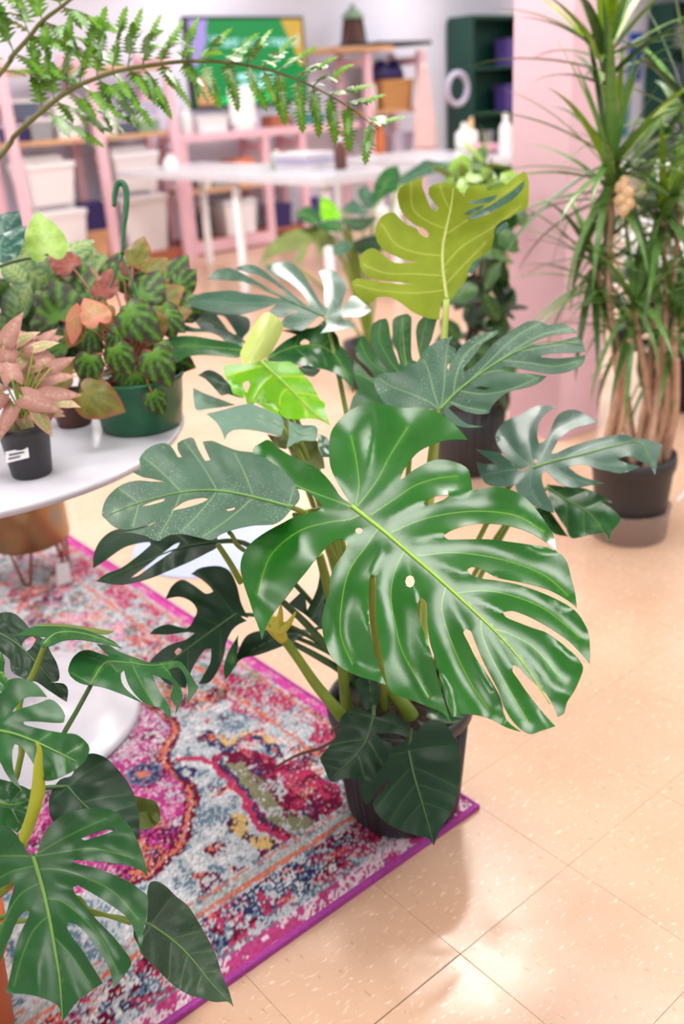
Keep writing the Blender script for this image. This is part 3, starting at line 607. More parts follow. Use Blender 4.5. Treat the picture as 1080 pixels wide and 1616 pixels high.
t = thing('globe_vase', (6.72, 8.5, 0), 'dark blue globe vase on the floor beside the low rack', 'vase'); part('body', lathe((6.72, 8.5, 0), [(0.08, 0), (0.16, 0.06), (0.19, 0.16), (0.16, 0.27), (0.07, 0.33), (0.06, 0.36), (0.07, 0.37)], 24), 'navy', t, True); part('collar', lathe((6.72, 8.5, 0.37), [(0.07, 0), (0.08, 0.02), (0.075, 0.03)], 20), 'purple', t, True)
# --- pink rack on the right
crate(7.91, 8.55, 1.22, 0.46, 0.36, 0.30, 'wicker', 'wicker box on the pink rack beside the television', lid='wicker')
v, f = lathe((7.9, 8.54, 1.521), [(0.20, 0), (0.22, 0.05), (0.18, 0.12), (0.12, 0.16), (0.02, 0.165)], 20); v = [((x-7.9)*1.1+7.9, (y-8.54)*0.6+8.54, 1.521+max(0, z_-1.521)*(1+0.25*math.sin(x*30))) for x, y, z_ in v]
item('cloth_bundle', (v, f), 'navy', 'deep purple folded cloth on top of the wicker box', 'cloth', smooth=True)
t = thing('lantern', (7.45, 8.55, 1.851), 'dark lantern standing on top of the pink rack', 'lantern')
part('base', lathe((7.45, 8.55, 1.851), [(0.17, 0), (0.17, 0.03), (0.14, 0.05)], 8), 'dark', t)
for k in range(4):
    a = math.pi/4+k*math.pi/2; part('post', tube([(7.45+0.13*math.cos(a), 8.55+0.13*math.sin(a), 1.89), (7.45+0.09*math.cos(a), 8.55+0.09*math.sin(a), 2.14)], 0.014, 6), 'dark', t)
part('glass_body', lathe((7.45, 8.55, 1.9), [(0.11, 0), (0.08, 0.24)], 8), 'brown_pot', t); part('roof', lathe((7.45, 8.55, 2.13), [(0.13, 0), (0.1, 0.05), (0.03, 0.1), (0.02, 0.14)], 8), 'sage', t)
t = thing('apron', (8.24, 8.27, 0.75), 'pale pink apron hanging on the end post of the rack', 'apron')
A0 = gy(655, 110, 8.27); A1 = gy(672, 243, 8.27)
v = []; f = []; rows = 14; cols_ = 12
for i in range(rows+1):
    s = i/rows; w = 0.05+0.13*min(1, s*1.6); zc = 1.66-s*0.9
    for j in range(cols_+1):
        u = j/cols_*2-1; v.append((8.2+u*w, 8.262-0.022*math.cos(u*9+s*2)-0.01*s, zc))
for i in range(rows):
    for j in range(cols_): a = i*(cols_+1)+j; f.append((a, a+1, a+cols_+2, a+cols_+1))
ap = part('skirt', (v, f), 'apron_pink', t, True); md = ap.modifiers.new('thick', 'SOLIDIFY'); md.thickness = 0.004
part('neck_strap', tube([(8.15, 8.258, 1.655), (8.17, 8.25, 1.75), (8.2, 8.262, 1.79), (8.23, 8.25, 1.75), (8.25, 8.258, 1.655)], 0.008, 6), 'apron_pink', t, True)
jar(7.46, 8.24, 0.0, 0.11, 0.3, 'white_plastic', 'white tub on the floor below the pink rack'); jar(7.56, 8.46, 1.22, 0.075, 0.36, 'white_plastic', 'white rounded bottle left of the wicker box'); jar(7.72, 8.5, 0.75, 0.06, 0.38, 'orange', 'orange bottle on the middle board of the pink rack'); crate(8.0, 8.55, 0.75, 0.3, 0.3, 0.22, 'lav', 'pale grey box on the middle board of the pink rack')
# --- ring light
rc = gy(722, 140, 8.1); t = thing('ring_light', (rc[0], 8.1, 0), 'round white ring light on a thin black stand by the green cabinet', 'lamp')
ang = [2*math.pi*k/40 for k in range(41)]
part('ring', tube([(rc[0]+0.16*math.cos(a), 8.1, rc[2]+0.16*math.sin(a)) for a in ang], 0.03, 10, 80), 'lav', t, True); part('stand_pole', tube([(rc[0]-0.02, 8.14, 0.25), (rc[0]-0.02, 8.14, rc[2]-0.17)], 0.014, 8), 'dark', t)
for k in range(3): a = k*2.094+0.4; part('leg', tube([(rc[0]-0.02, 8.14, 0.45), (rc[0]-0.02+0.35*math.cos(a), 8.14+0.35*math.sin(a), 0.008)], 0.009, 6), 'dark', t)
# --- green open cabinets
def cabinet(x0, x1, y0, y1, h, label, n=4):
    t = thing('display_cabinet', ((x0+x1)/2, (y0+y1)/2, 0), label, 'cabinet', 'dark green display cabinets on the back wall')
    part('back_panel', box(x0, x1, y1-0.02, y1, 0, h), 'cab_green', t)
    for x in (x0, x1-0.04): part('side_panel', box(x, x+0.04, y0, y1-0.02, 0, h), 'cab_green', t)
    part('top_panel', box(x0, x1, y0, y1-0.02, h, h+0.04), 'cab_green', t); zs = [0.08+(h-0.08)*k/n for k in range(n)]
    for z_ in zs: part('shelf_board', box(x0+0.04, x1-0.04, y0+0.01, y1-0.02, z_-0.03, z_), 'cab_green', t)
    return zs
zs = cabinet(9.18, 10.25, 8.45, 8.85, 2.12, 'dark green cabinet left of the pink pillar')
for k, (x, zi, m, lb) in enumerate(((9.95, 3, 'purple', 'purple carton on the top shelf of the green cabinet'), (10.12, 3, 'lav', 'pale carton on the top shelf of the green cabinet'), (9.94, 2, 'purple', 'purple carton on the second shelf of the green cabinet'), (10.11, 2, 'wood', 'tan carton on the second shelf of the green cabinet'), (9.55, 1, 'steel_grey', 'grey round tin carton low in the green cabinet'))):
    crate(x, 8.6, zs[zi], 0.15, 0.2, 0.3, m, lb)
zs = cabinet(13.35, 14.9, 8.45, 8.85, 2.3, 'dark green cabinet right of the pink pillar, behind the dracaena')
for k, (x, zi, m, lb) in enumerate(((13.6, 3, 'steel_grey', 'grey carton in the far right green cabinet, top shelf'), (13.95, 3, 'lav', 'lilac carton in the far right green cabinet, top shelf'), (13.6, 2, 'slate', 'slate carton in the far right green cabinet, second shelf'), (14.0, 2, 'purple', 'purple carton in the far right green cabinet, second shelf'), (13.7, 1, 'lav', 'lilac carton in the far right green cabinet, third shelf'))):
    crate(x, 8.6, zs[zi], 0.22, 0.25, 0.34, m, lb)
for (x0, x1, z0, z1, m, lb) in ((12.45, 12.85, 1.0, 2.05, 'lav', 'pale lilac hanging banner on the back wall'), (12.93, 13.27, 1.35, 2.0, 'blue', 'deep blue hanging banner on the back wall'), (12.6, 13.0, 0.6, 1.35, 'teal', 'teal hanging banner low on the back wall')):
    t = thing('banner', ((x0+x1)/2, WALLY-0.05, z0), lb, 'banner', 'coloured banners on the back wall'); yb = WALLY-0.03-0.02*('teal' in lb)
    part('panel', box(x0, x1, yb-0.006, yb, z0, z1-0.02), m, t); part('rod', box(x0-0.03, x1+0.03, yb-0.012, yb+0.004, z1-0.02, z1), 'white_plastic', t)
# --- white work tables
def worktable(x0, x1, y0, y1, z_, label, legs):
    t = thing('work_table', ((x0+x1)/2, (y0+y1)/2, 0), label, 'table', 'white work tables at the back of the shop')
    part('table_top', box(x0, x1, y0, y1, z_-0.06, z_, 0.012), 'white_gloss', t)
    for (x, y) in legs: part('leg', lathe((x, y, 0), [(0.04, 0), (0.035, 0.02), (0.035, z_-0.06)], 16), 'white_plastic', t, True)
worktable(4.2, 5.03, 5.2, 8.05, 0.90, 'long white work table in front of the low pink rack', ((4.3, 6.38), (4.3, 5.3), (4.95, 5.3), (4.95, 7.9)))
worktable(5.42, 6.45, 5.0, 6.7, 0.90, 'white work table left of the pink pillar', ((5.5, 5.1), (6.37, 5.1), (5.5, 6.6), (6.37, 6.6)))
jar(4.72, 6.4, 0.9, 0.05, 0.13, 'sage', 'small green jar on the long white table', cat='jar')
t = thing('tray_stack', (4.72, 6.05, 0.9), 'stack of white paper trays on the long white table', 'tray')
for k in range(3): part('tray', taper(4.72, 6.02+0.02*k, 0.9+0.04*k, 0.935+0.04*k, 0.26, 0.40, 0.30, 0.44), 'white_plastic' if k != 1 else 'lav', t)
jar(4.75, 5.66, 0.9, 0.045, 0.22, 'brown_pot', 'brown tumbler with a pale top on the long white table', cap='white_plastic'); jar(4.3, 7.3, 0.9, 0.06, 0.13, 'white_plastic', 'squat white jar at the far end of the long white table')
t = thing('tissue_holder', (6.1, 5.75, 0.9), 'white holder with tissues sticking up on the right white table', 'holder')
hc = gz(737, 236, 0.9); part('body', lathe(hc, [(0.09, 0), (0.1, 0.02), (0.1, 0.13), (0.07, 0.16)], 20), 'white_plastic', t, True); t.location = tuple(hc); ROOTLOC[t.name] = hc; 
for o in t.children: o.data.transform(Matrix.Translation(Vector(np.array([6.1, 5.75, 0.9])-hc)))
for k, (dx, h) in enumerate(((-0.03, 0.2), (0.04, 0.24))): part('tissue', tube([hc+np.array([dx*0.6, 0, 0.13]), hc+np.array([dx, 0, 0.18]), hc+np.array([dx*1.6, 0.0, h+0.02])], [0.03, 0.035, 0.008], 8, 12), 'tan_bud' if k else 'paper', t, True)
hp = gz(762, 243, 0.9); t = thing('dish', hp, 'shallow pink glass dish on the right white table', 'dish'); part('bowl', lathe(hp, [(0.10, 0), (0.14, 0.05), (0.145, 0.07), (0.13, 0.07), (0.1, 0.02)], 24), mat('pink_glass', (236, 170, 186), 0.2), t, True); part('saucer', lathe(hp-np.array([0, 0, 0.0]), [(0.15, 0.0), (0.16, 0.004)], 24), 'white_gloss', t, True)
hb = gz(798, 244, 0.9); jar(hb[0], hb[1], 0.9, 0.05, 0.3, 'white_plastic', 'tall white bottle at the pillar end of the right white table')

# =================================================================== THE LARGE MONSTERA
Z6 = lambda p: Zm(360, 600, 1.8, p)
Z5 = lambda p: Zm(140, 600, 2.16, p)
Z3 = lambda p: Zm(400, 900, 2.16, p)
Z7 = lambda p: Zm(700, 400, 2.842, p)
ZA = lambda p: Zm(540, 480, 5.4, p)
ZB = lambda p: Zm(540, 260, 3.484, p)
ZC = lambda p: Zm(250, 400, 3.0, p)
ZD = lambda p: Zm(290, 480, 3.857, p)
ZE = lambda p: Zm(400, 240, 3.375, p)
ZF = lambda p: Zm(0, 940, 3.273, p)
ZG = lambda p: Zm(0, 1240, 2.7, p)
ZH = lambda p: Zm(420, 780, 4.255, p)
def circ(x, y, rx, ry, n=8): return [(x+rx*math.cos(2*math.pi*k/n), y+ry*math.sin(2*math.pi*k/n)) for k in range(n)]
PC = np.array([1.083, 1.195, RZ+0.003])
big = thing('potted_monstera', PC, 'large split-leaf monstera in a ribbed black pot on the corner of the rug', 'plant')
pot = ribbed_pot(big, PC, 0.118, 0.142, 0.265)
SOIL = PC+np.array([0, 0, 0.225])
def soil(dx, dy): return SOIL+RT*dx+np.array([FW[0], FW[1], 0])*dy
# big glossy front leaf
front_out = Z6([(352, 352), (335, 342), (318, 328), (300, 300), (270, 265), (235, 240), (180, 215), (140, 190), (115, 169), (90, 180), (70, 195), (78, 250), (75, 300), (84, 345), (92, 384), (104, 362), (130, 335), (165, 312), (210, 310), (250, 335), (273, 362), (240, 375), (190, 388), (150, 408), (110, 430), (70, 458), (45, 490), (35, 530), (45, 580), (60, 625), (76, 675), (90, 712), (96, 738), (107, 702), (130, 660), (170, 610), (200, 570), (225, 540), (255, 500), (285, 470), (310, 453), (330, 453), (339, 464), (330, 490), (305, 525), (291, 560), (287, 600), (275, 640), (267, 680), (272, 730), (290, 780), (320, 815), (370, 840), (420, 855), (450, 866),
 (436, 835), (420, 790), (409, 740), (402, 690), (399, 640), (400, 590), (404, 556), (413, 548), (420, 560), (421, 600), (421, 660), (426, 710), (436, 770), (444, 820), (453, 862), (470, 890), (520, 908), (570, 928), (610, 945), (633, 974), (618, 925), (600, 865), (584, 800), (568, 745), (546, 690), (538, 640), (550, 615), (565, 632), (567, 690), (574, 745), (592, 800), (608, 865), (624, 925), (640, 955), (665, 948), (700, 950), (740, 960), (790, 985), (832, 998),
 (795, 968), (775, 925), (752, 870), (727, 820), (702, 785), (685, 750), (668, 715), (676, 705), (690, 712), (703, 745), (724, 795), (748, 842), (770, 885), (786, 930), (815, 975), (855, 1004), (890, 995), (930, 982), (900, 950), (870, 912), (845, 880), (825, 850), (808, 825), (811, 808), (826, 815), (850, 842), (880, 868), (905, 893), (924, 925), (937, 956), (955, 945), (963, 915), (985, 880), (1003, 840), (1009, 815), (995, 790), (970, 766), (940, 741), (905, 717), (870, 705), (830, 690), (790, 673), (780, 658), (810, 655), (850, 669), (890, 689), (930, 713), (970, 742), (1000, 772), (1028, 805), (1029, 770), (1025, 720), (1011, 688), (992, 660),
 (960, 636), (900, 607), (830, 582), (770, 570), (720, 563), (690, 553), (678, 536), (692, 530), (715, 534), (745, 550), (770, 562), (830, 573), (890, 588), (930, 604), (970, 628), (992, 648), (986, 600), (975, 560), (965, 520), (950, 498), (915, 476), (850, 466), (800, 459), (740, 452), (680, 452), (625, 452), (612, 440), (640, 424), (690, 409), (760, 408), (820, 419), (875, 441), (933, 482), (925, 440), (900, 400), (870, 360), (840, 330), (800, 310), (760, 303), (720, 308), (692, 314), (694, 308), (690, 280), (684, 255), (665, 240), (630, 228), (600, 225), (570, 232), (545, 245), (520, 260), (500, 277), (489, 283), (499, 256), (520, 225), (545, 200), (575, 185), (610, 172), (650, 168), (682, 170), (665, 148), (640, 123), (610, 100), (580, 85), (540, 78), (490, 78), (440, 68), (410, 63), (380, 70), (340, 90), (310, 120), (292, 150), (287, 190), (290, 240), (305, 280), (325, 315), (345, 345)])
front_mid = Z6([(352, 358), (400, 395), (450, 435), (520, 495), (590, 555), (650, 610), (720, 675), (790, 745), (850, 820), (915, 920)])
front_veins = [Z6(v) for v in (
 [(352, 360), (300, 340), (240, 318), (170, 285), (110, 225)], [(380, 380), (345, 395), (280, 405), (200, 430), (120, 500), (85, 610)], [(425, 425), (390, 475), (345, 540), (325, 620), (320, 720), (350, 800)],
 [(500, 488), (475, 540), (463, 610), (475, 690), (500, 780), (570, 900)], [(618, 590), (608, 640), (620, 700), (650, 780), (690, 860), (740, 935)], [(720, 680), (722, 720), (750, 790), (800, 880), (850, 965)],
 [(362, 355), (372, 300), (365, 230), (350, 160)], [(370, 355), (420, 290), (460, 215), (510, 135)], [(410, 380), (470, 340), (530, 300), (590, 280), (650, 272)], [(470, 430), (540, 400), (620, 380), (720, 372), (820, 385), (890, 425)],
 [(550, 498), (620, 490), (700, 495), (800, 515), (900, 555), (965, 610)], [(650, 605), (720, 598), (800, 610), (900, 650), (1000, 730)], [(745, 705), (800, 720), (870, 760), (940, 840)])]
front_holes = [Z6(circ(372, 427, 11, 9)), Z6(circ(517, 571, 14, 18)), Z6([(555, 350), (565, 340), (595, 328), (630, 325), (615, 338), (585, 350), (562, 356)])]
LV = []
def L(m, out, mid, z, to=None, pet=True, r=0.006, pm='petiole_green', lift=0.08, **kw):
    o, base = traced_leaf(big, m, out, mid, z, **kw)
    if pet: petiole(big, soil(*(to or (0, 0))), base, r, r*0.7, pm, lift)
    return o
L('leaf_glossy', front_out, front_mid, 1.40, to=(0.01, 0.02), r=0.008, a=0.25, b=-0.75, holes=front_holes, veins=front_veins, step=8, cup=0.16, droop=0.02, ribs=0.030, wob=0.003, rib_m='midrib_lime', rib_r=0.0036, vw=1.5, vmax=0.8, lift=0.16)
# dusty leaf to the left
L('leaf_dusty', Z5([(45, 462), (52, 420), (75, 385), (115, 355), (165, 342), (215, 345), (262, 346), (215, 335), (180, 328), (150, 312), (178, 300), (172, 272), (190, 242), (225, 220), (262, 215), (285, 230), (305, 262), (318, 262), (303, 235), (302, 215), (330, 200), (357, 196), (372, 230), (398, 275), (415, 272), (400, 240), (388, 210), (420, 206), (460, 222), (510, 240), (565, 248), (640, 290), (700, 350), (720, 400), (690, 440), (665, 470), (630, 490), (560, 495), (490, 510), (450, 525), (420, 545), (370, 535), (320, 525), (270, 530), (235, 548), (190, 530), (140, 520), (100, 524), (150, 513), (200, 500), (235, 478), (180, 500), (120, 510), (80, 495), (60, 475)]),
  Z5([(690, 432), (600, 408), (500, 385), (400, 375), (300, 385), (180, 415), (70, 458)]), 1.60, to=(-0.03, 0.0), a=0.2, b=-1.3, cup=0.10, holes=[Z5([(175, 430), (220, 412), (262, 402), (255, 412), (215, 424)]), Z5([(280, 445), (330, 412), (390, 400), (410, 405), (380, 420), (330, 435)]), Z5([(468, 440), (500, 432), (497, 440), (475, 446)])], rib_r=0.0028, rib_m='midrib_green')
L('leaf_dark', Z5([(15, 640), (18, 590), (45, 540), (90, 510), (150, 505), (250, 490), (330, 510), (430, 530), (440, 565), (400, 590), (340, 620), (270, 650), (200, 678), (110, 697), (25, 685), (60, 660), (110, 640), (160, 605), (212, 560), (208, 551), (170, 555), (120, 570), (75, 600), (40, 625)]), Z5([(430, 550), (300, 575), (180, 625), (50, 680)]), 1.72, to=(-0.05, 0.02), a=0.2, b=-0.9, holes=[Z5([(140, 675), (200, 630), (290, 560), (312, 552), (300, 572), (230, 622), (170, 665)])], rib_r=0.002, rib_m='midrib_dull', pm='petiole_dark')
L('leaf_dark', Z5([(500, 792), (545, 812), (520, 760), (505, 700), (480, 650), (440, 633), (380, 640), (350, 660), (380, 675), (415, 705), (425, 720), (400, 728), (360, 700), (320, 680), (285, 700), (262, 745), (310, 738), (350, 755), (370, 785), (360, 810), (335, 845), (270, 832), (225, 848), (208, 865), (270, 866), (340, 858), (362, 862), (330, 885), (270, 905), (225, 940), (205, 965), (230, 985), (260, 1030), (330, 1050), (350, 990), (375, 945), (400, 915), (418, 915), (415, 960), (395, 1000), (375, 1035), (410, 1030), (440, 990), (460, 940), (470, 890), (490, 850), (515, 830), (540, 820)]), Z5([(500, 798), (420, 855), (330, 920), (240, 985)]), 1.78, to=(-0.05, 0.0), a=0.2, b=-0.6, holes=[Z5([(293, 925), (305, 912), (318, 918), (312, 932), (298, 937)])], rib_r=0.0022, rib_m='midrib_dull', pm='petiole_dark', r=0.005)
L('leaf_dark', Z5([(495, 985), (510, 925), (540, 870), (600, 850), (660, 838), (720, 848), (765, 852), (720, 880), (650, 910), (580, 935), (520, 950)]), Z5([(760, 852), (640, 880), (510, 950)]), 1.84, to=(-0.02, 0.03), b=-0.9, rib_r=0.0015, rib_m='midrib_dull', pm='petiole_dark', r=0.004, nv=3)
L('leaf_dark', Z5([(695, 690), (722, 725), (682, 762), (740, 800), (800, 850), (835, 830), (835, 700), (790, 640), (782, 700), (765, 745), (745, 785), (735, 735)]), Z5([(825, 690), (790, 760), (760, 810)]), 1.80, to=(0.0, 0.04), pet=False, rib_r=0.0015, rib_m='midrib_dull', nv=3)
L('leaf_mid', Z5([(510, 868), (507, 930), (492, 985), (466, 1022), (460, 985), (475, 930)]), Z5([(507, 880), (495, 940), (470, 1010)]), 1.76, pet=False, rib_r=0.0012, nv=2, cup=0.3)
# low leaves hanging over the pot
L('leaf_dark', Z3([(350, 465), (300, 500), (285, 560), (250, 610), (227, 640), (240, 670), (265, 721), (310, 710), (360, 715), (402, 732), (420, 700), (450, 660), (470, 605), (472, 590), (440, 578), (414, 555), (450, 555), (500, 560), (525, 572), (536, 540), (500, 510), (470, 488), (430, 500), (400, 490)]), Z3([(410, 500), (385, 580), (340, 640), (270, 705)]), 1.73, pm='petiole_dark', to=(-0.05, -0.02), lift=0.02, a=0.4, b=-0.5, cup=0.22, rib_r=0.002, rib_m='midrib_dull', nv=4, r=0.005)
L('leaf_dark', Z3([(530, 600), (525, 575), (500, 590), (470, 612), (450, 660), (420, 690), (400, 722), (365, 725), (366, 760), (385, 798), (398, 790), (428, 742), (464, 712), (468, 720), (432, 762), (407, 800), (440, 850), (500, 885), (560, 905), (600, 915), (616, 938), (635, 890), (670, 830), (695, 760), (708, 680), (700, 610), (680, 560), (650, 520), (615, 508), (575, 530), (545, 575)]), Z3([(530, 615), (548, 700), (578, 800), (614, 930)]), 1.68, pm='petiole_dark', to=(0.02, -0.06), a=-0.3, b=-0.35, cup=0.25, rib_r=0.0024, rib_m='midrib_dull', nv=5, r=0.004, lift=0.0)
L('leaf_dark', Z3([(355, 370), (400, 355), (432, 375), (427, 440), (415, 500), (380, 470), (356, 420)]), Z3([(395, 360), (400, 430), (410, 495)]), 1.82, pet=False, rib_r=0.0014, nv=3, rib_m='midrib_dull')
L('leaf_mid', Z3([(600, 470), (640, 478), (690, 480), (720, 500), (690, 520), (650, 520), (610, 510), (590, 500)]), Z3([(595, 480), (650, 495), (715, 502)]), 1.80, pet=False, rib_r=0.0014, nv=3)
L('leaf_silver', Z3([(740, 330), (790, 350), (820, 392), (845, 440), (852, 492), (810, 492), (785, 450), (758, 390)]), Z3([(745, 335), (800, 400), (845, 488)]), 1.86, to=(0.06, 0.02), b=-0.9, rib_r=0.0014, nv=3, r=0.004)
# leaves to the right
L('leaf_silver', Z7([(395, 950), (330, 965), (265, 890), (240, 850), (234, 820), (250, 780), (290, 745), (350, 720), (400, 690), (450, 680), (512, 685), (470, 710), (440, 740), (425, 780), (421, 820), (430, 852), (455, 840), (475, 810), (500, 745), (530, 712), (580, 700), (630, 715), (692, 755), (650, 768), (600, 780), (560, 800), (520, 832), (484, 898), (510, 895), (560, 870), (620, 850), (690, 830), (760, 815), (810, 812), (870, 830), (920, 835), (983, 860), (965, 920), (950, 993), (925, 950), (880, 930), (830, 908), (780, 922), (820, 940), (880, 955), (840, 975), (790, 985), (740, 975), (690, 965), (620, 945), (560, 958), (620, 1000), (722, 1030), (660, 1040), (590, 1050), (540, 1040), (490, 1005), (462, 975), (445, 985), (443, 1020), (455, 1060), (480, 1110), (498, 1162), (450, 1150), (390, 1120), (340, 1080), (320, 1030), (300, 1045), (240, 1045), (190, 1030), (165, 990), (150, 935), (190, 945), (235, 945), (180, 905), (146, 878), (200, 885), (260, 900), (310, 945), (350, 980)]),
  Z7([(405, 960), (500, 930), (620, 902), (760, 865), (880, 850), (945, 960)]), 1.86, to=(0.05, 0.03), a=-0.2, b=-0.8, cup=0.12, rib_r=0.0025, holes=[Z7(circ(414, 930, 9, 12))], veins=[Z7(v) for v in ([(405, 955), (390, 880), (385, 800), (430, 700)], [(420, 955), (460, 880), (510, 790), (640, 735)], [(540, 918), (640, 870), (760, 835)], [(400, 960), (320, 890), (270, 820)], [(400, 965), (390, 1040), (430, 1120)], [(480, 940), (560, 1000), (660, 1032)], [(600, 908), (700, 940), (820, 960)], [(400, 960), (300, 970), (200, 990)])])
L('leaf_mid', Z7([(465, 1035), (540, 1045), (620, 1050), (700, 1080), (760, 1118), (705, 1112), (770, 1155), (796, 1190), (780, 1220), (755, 1250), (745, 1303), (730, 1255), (690, 1255), (640, 1265), (575, 1276), (550, 1230), (510, 1170), (480, 1110)]), Z7([(470, 1050), (560, 1110), (660, 1170), (745, 1290)]), 1.93, to=(0.06, 0.0), b=-0.8, cup=0.2, rib_r=0.0018, nv=4)
L('leaf_mid', Z7([(410, 1140), (470, 1150), (510, 1200), (558, 1268), (500, 1256), (450, 1210)]), Z7([(415, 1145), (480, 1200), (550, 1262)]), 1.97, to=(0.05, 0.05), rib_r=0.0014, nv=3)
# broad leaf above, blade running to the right
L('leaf_dusty', ZA([(835, 905), (700, 890), (500, 890), (380, 865), (330, 800), (285, 720), (275, 640), (310, 600), (400, 585), (470, 580), (540, 562), (545, 520), (590, 503), (640, 510), (680, 430), (720, 380), (800, 320), (880, 290), (957, 265), (920, 310), (905, 350), (972, 380), (960, 430), (910, 490), (895, 540)])+Z7([(20, 540), (30, 500), (60, 440), (110, 390), (170, 360), (252, 345), (230, 370), (180, 400), (150, 440), (110, 490), (90, 512), (95, 530), (130, 510), (180, 460), (220, 410), (270, 370), (330, 330), (380, 305), (430, 303), (470, 320), (530, 315), (580, 335), (602, 355), (540, 360), (470, 370), (400, 400), (400, 412), (470, 405), (550, 385), (600, 375), (625, 400), (638, 438), (590, 445), (500, 447), (440, 456), (440, 466), (520, 470), (600, 462), (638, 455), (630, 490), (600, 515), (540, 535), (480, 540), (420, 530), (360, 520), (300, 510), (265, 508), (265, 525), (330, 535), (400, 540), (466, 550), (430, 580), (380, 600), (300, 618), (250, 650), (215, 690), (205, 716), (150, 720), (90, 705), (40, 680), (22, 692), (60, 730), (110, 765), (182, 776), (120, 782), (60, 772), (20, 745)]),
  ZA([(830, 900), (900, 830)])+Z7([(40, 640), (110, 580), (200, 515), (330, 440), (460, 395), (620, 410)]), 1.78, to=(0.03, 0.03), a=-0.1, b=-0.75, cup=0.14, ribs=0.009, rib_r=0.0028, holes=[Z7([(140, 605), (160, 596), (200, 600), (225, 606), (190, 612)])], r=0.007,
  veins=[ZA(v) for v in ([(830, 895), (740, 830), (600, 770), (420, 700), (330, 640)], [(830, 890), (780, 740), (740, 580), (700, 480)], [(845, 880), (870, 700), (890, 420), (930, 280)])]+[Z7(v) for v in ([(45, 635), (60, 540), (110, 440), (220, 360)], [(110, 580), (220, 470), (330, 370), (430, 315)], [(200, 515), (320, 430), (440, 365), (570, 335)], [(330, 440), (450, 420), (600, 395)], [(70, 615), (180, 630), (300, 610), (420, 560)], [(160, 545), (260, 525), (400, 550)], [(260, 480), (380, 490), (500, 505), (610, 480)], [(20, 660), (100, 690), (190, 705)])])
# fan of segments behind it
L('leaf_mid', ZA([(60, 905), (90, 800), (140, 720), (110, 640), (95, 540), (100, 468), (140, 510), (190, 560), (240, 620), (277, 632), (268, 600), (220, 540), (160, 490), (118, 430), (125, 350), (160, 272), (190, 268), (230, 340), (280, 410), (330, 480), (385, 552), (395, 548), (340, 485), (280, 400), (250, 320), (245, 220), (270, 160), (320, 130), (375, 120), (400, 180), (410, 260), (430, 360), (460, 440), (488, 516), (492, 500), (470, 410), (440, 320), (430, 220), (436, 130), (490, 95), (560, 82), (590, 108), (591, 200), (590, 300), (590, 400), (600, 475), (640, 490), (665, 460), (650, 400), (640, 330), (630, 230), (650, 150), (690, 110), (812, 120), (790, 200), (765, 300), (740, 380), (800, 500), (760, 700), (500, 880), (250, 900)]),
  ZA([(640, 820), (570, 600), (530, 400), (515, 120)]), 1.93, to=(0.0, 0.05), a=0.1, b=-0.8, rib_r=0.002, veins=[ZA(v) for v in ([(600, 700), (420, 500), (320, 300), (330, 160)], [(600, 700), (300, 540), (200, 420), (160, 320)], [(590, 640), (500, 400), (510, 130)], [(610, 700), (660, 400), (720, 150)], [(610, 760), (350, 700), (150, 600)])])
# tall upright leaf seen from its pale underside
o7 = L('leaf_under', ZB([(560, 735), (545, 765), (535, 850), (480, 845), (400, 815), (340, 770), (270, 730), (190, 730), (160, 760), (100, 735), (65, 690), (57, 640), (80, 625), (130, 630), (250, 650), (408, 660), (300, 644), (200, 634), (130, 605), (100, 560), (105, 500), (140, 465), (180, 460), (220, 490), (260, 522), (300, 540), (430, 535), (350, 524), (280, 494), (225, 464), (190, 410), (187, 350), (205, 300), (240, 270), (287, 262), (320, 300), (370, 335), (410, 350), (430, 382), (468, 402), (480, 382), (452, 352), (400, 328), (350, 285), (320, 240), (307, 180), (320, 130), (370, 95), (447, 66), (440, 110), (460, 170), (490, 242), (515, 256), (532, 236), (500, 200), (476, 160), (480, 125), (520, 102), (570, 100), (620, 115), (650, 150), (676, 187), (685, 130), (720, 110), (770, 110), (800, 140), (850, 138), (900, 110), (950, 70), (1003, 33), (1026, 80), (1020, 232), (960, 260), (930, 290), (880, 310), (840, 350), (835, 400), (815, 470), (770, 502), (740, 540), (700, 592), (680, 640), (640, 685), (605, 735)]),
  ZB([(575, 740), (562, 640), (552, 540), (556, 440), (572, 360), (600, 230), (612, 130)]), 1.95, to=(0.05, 0.06), a=-0.5, b=-0.15, cup=-0.25, droop=-0.3, ribs=-0.006, rib_m='midrib_pale', rib_r=0.0042, r=0.009, pm='petiole_pale', lift=0.02, veins=[ZB(v) for v in ([(552, 610), (400, 600), (250, 598), (140, 560)], [(552, 500), (420, 485), (300, 440), (230, 340)], [(568, 350), (470, 310), (390, 240), (380, 110)], [(560, 690), (400, 705), (200, 690), (80, 660)], [(570, 660), (660, 560), (780, 440)], [(560, 560), (660, 450), (820, 350), (980, 230)], [(575, 380), (680, 310), (800, 230), (980, 90)], [(595, 250), (560, 180), (540, 120)])])
for pts in ([(693, 202), (760, 190), (852, 163), (846, 186), (790, 210), (700, 214)], [(681, 297), (740, 264), (830, 214), (930, 150), (1002, 88), (1000, 122), (950, 182), (880, 227), (800, 272), (720, 300)], [(668, 270), (720, 240), (782, 218), (770, 240), (700, 275)], [(690, 590), (720, 540), (762, 510), (745, 560), (710, 598)], [(845, 380), (860, 340), (905, 312), (920, 330), (880, 365)]):
    q = ZB(pts); c = np.array(q)
    traced_leaf(o7, 'leaf_silver', q, [c[0], c.mean(0), c[len(c)//2]], 1.915, b=-0.3, rib_r=0, nv=0, step=6, cup=0.6, name='curled_edge', ribs=0)
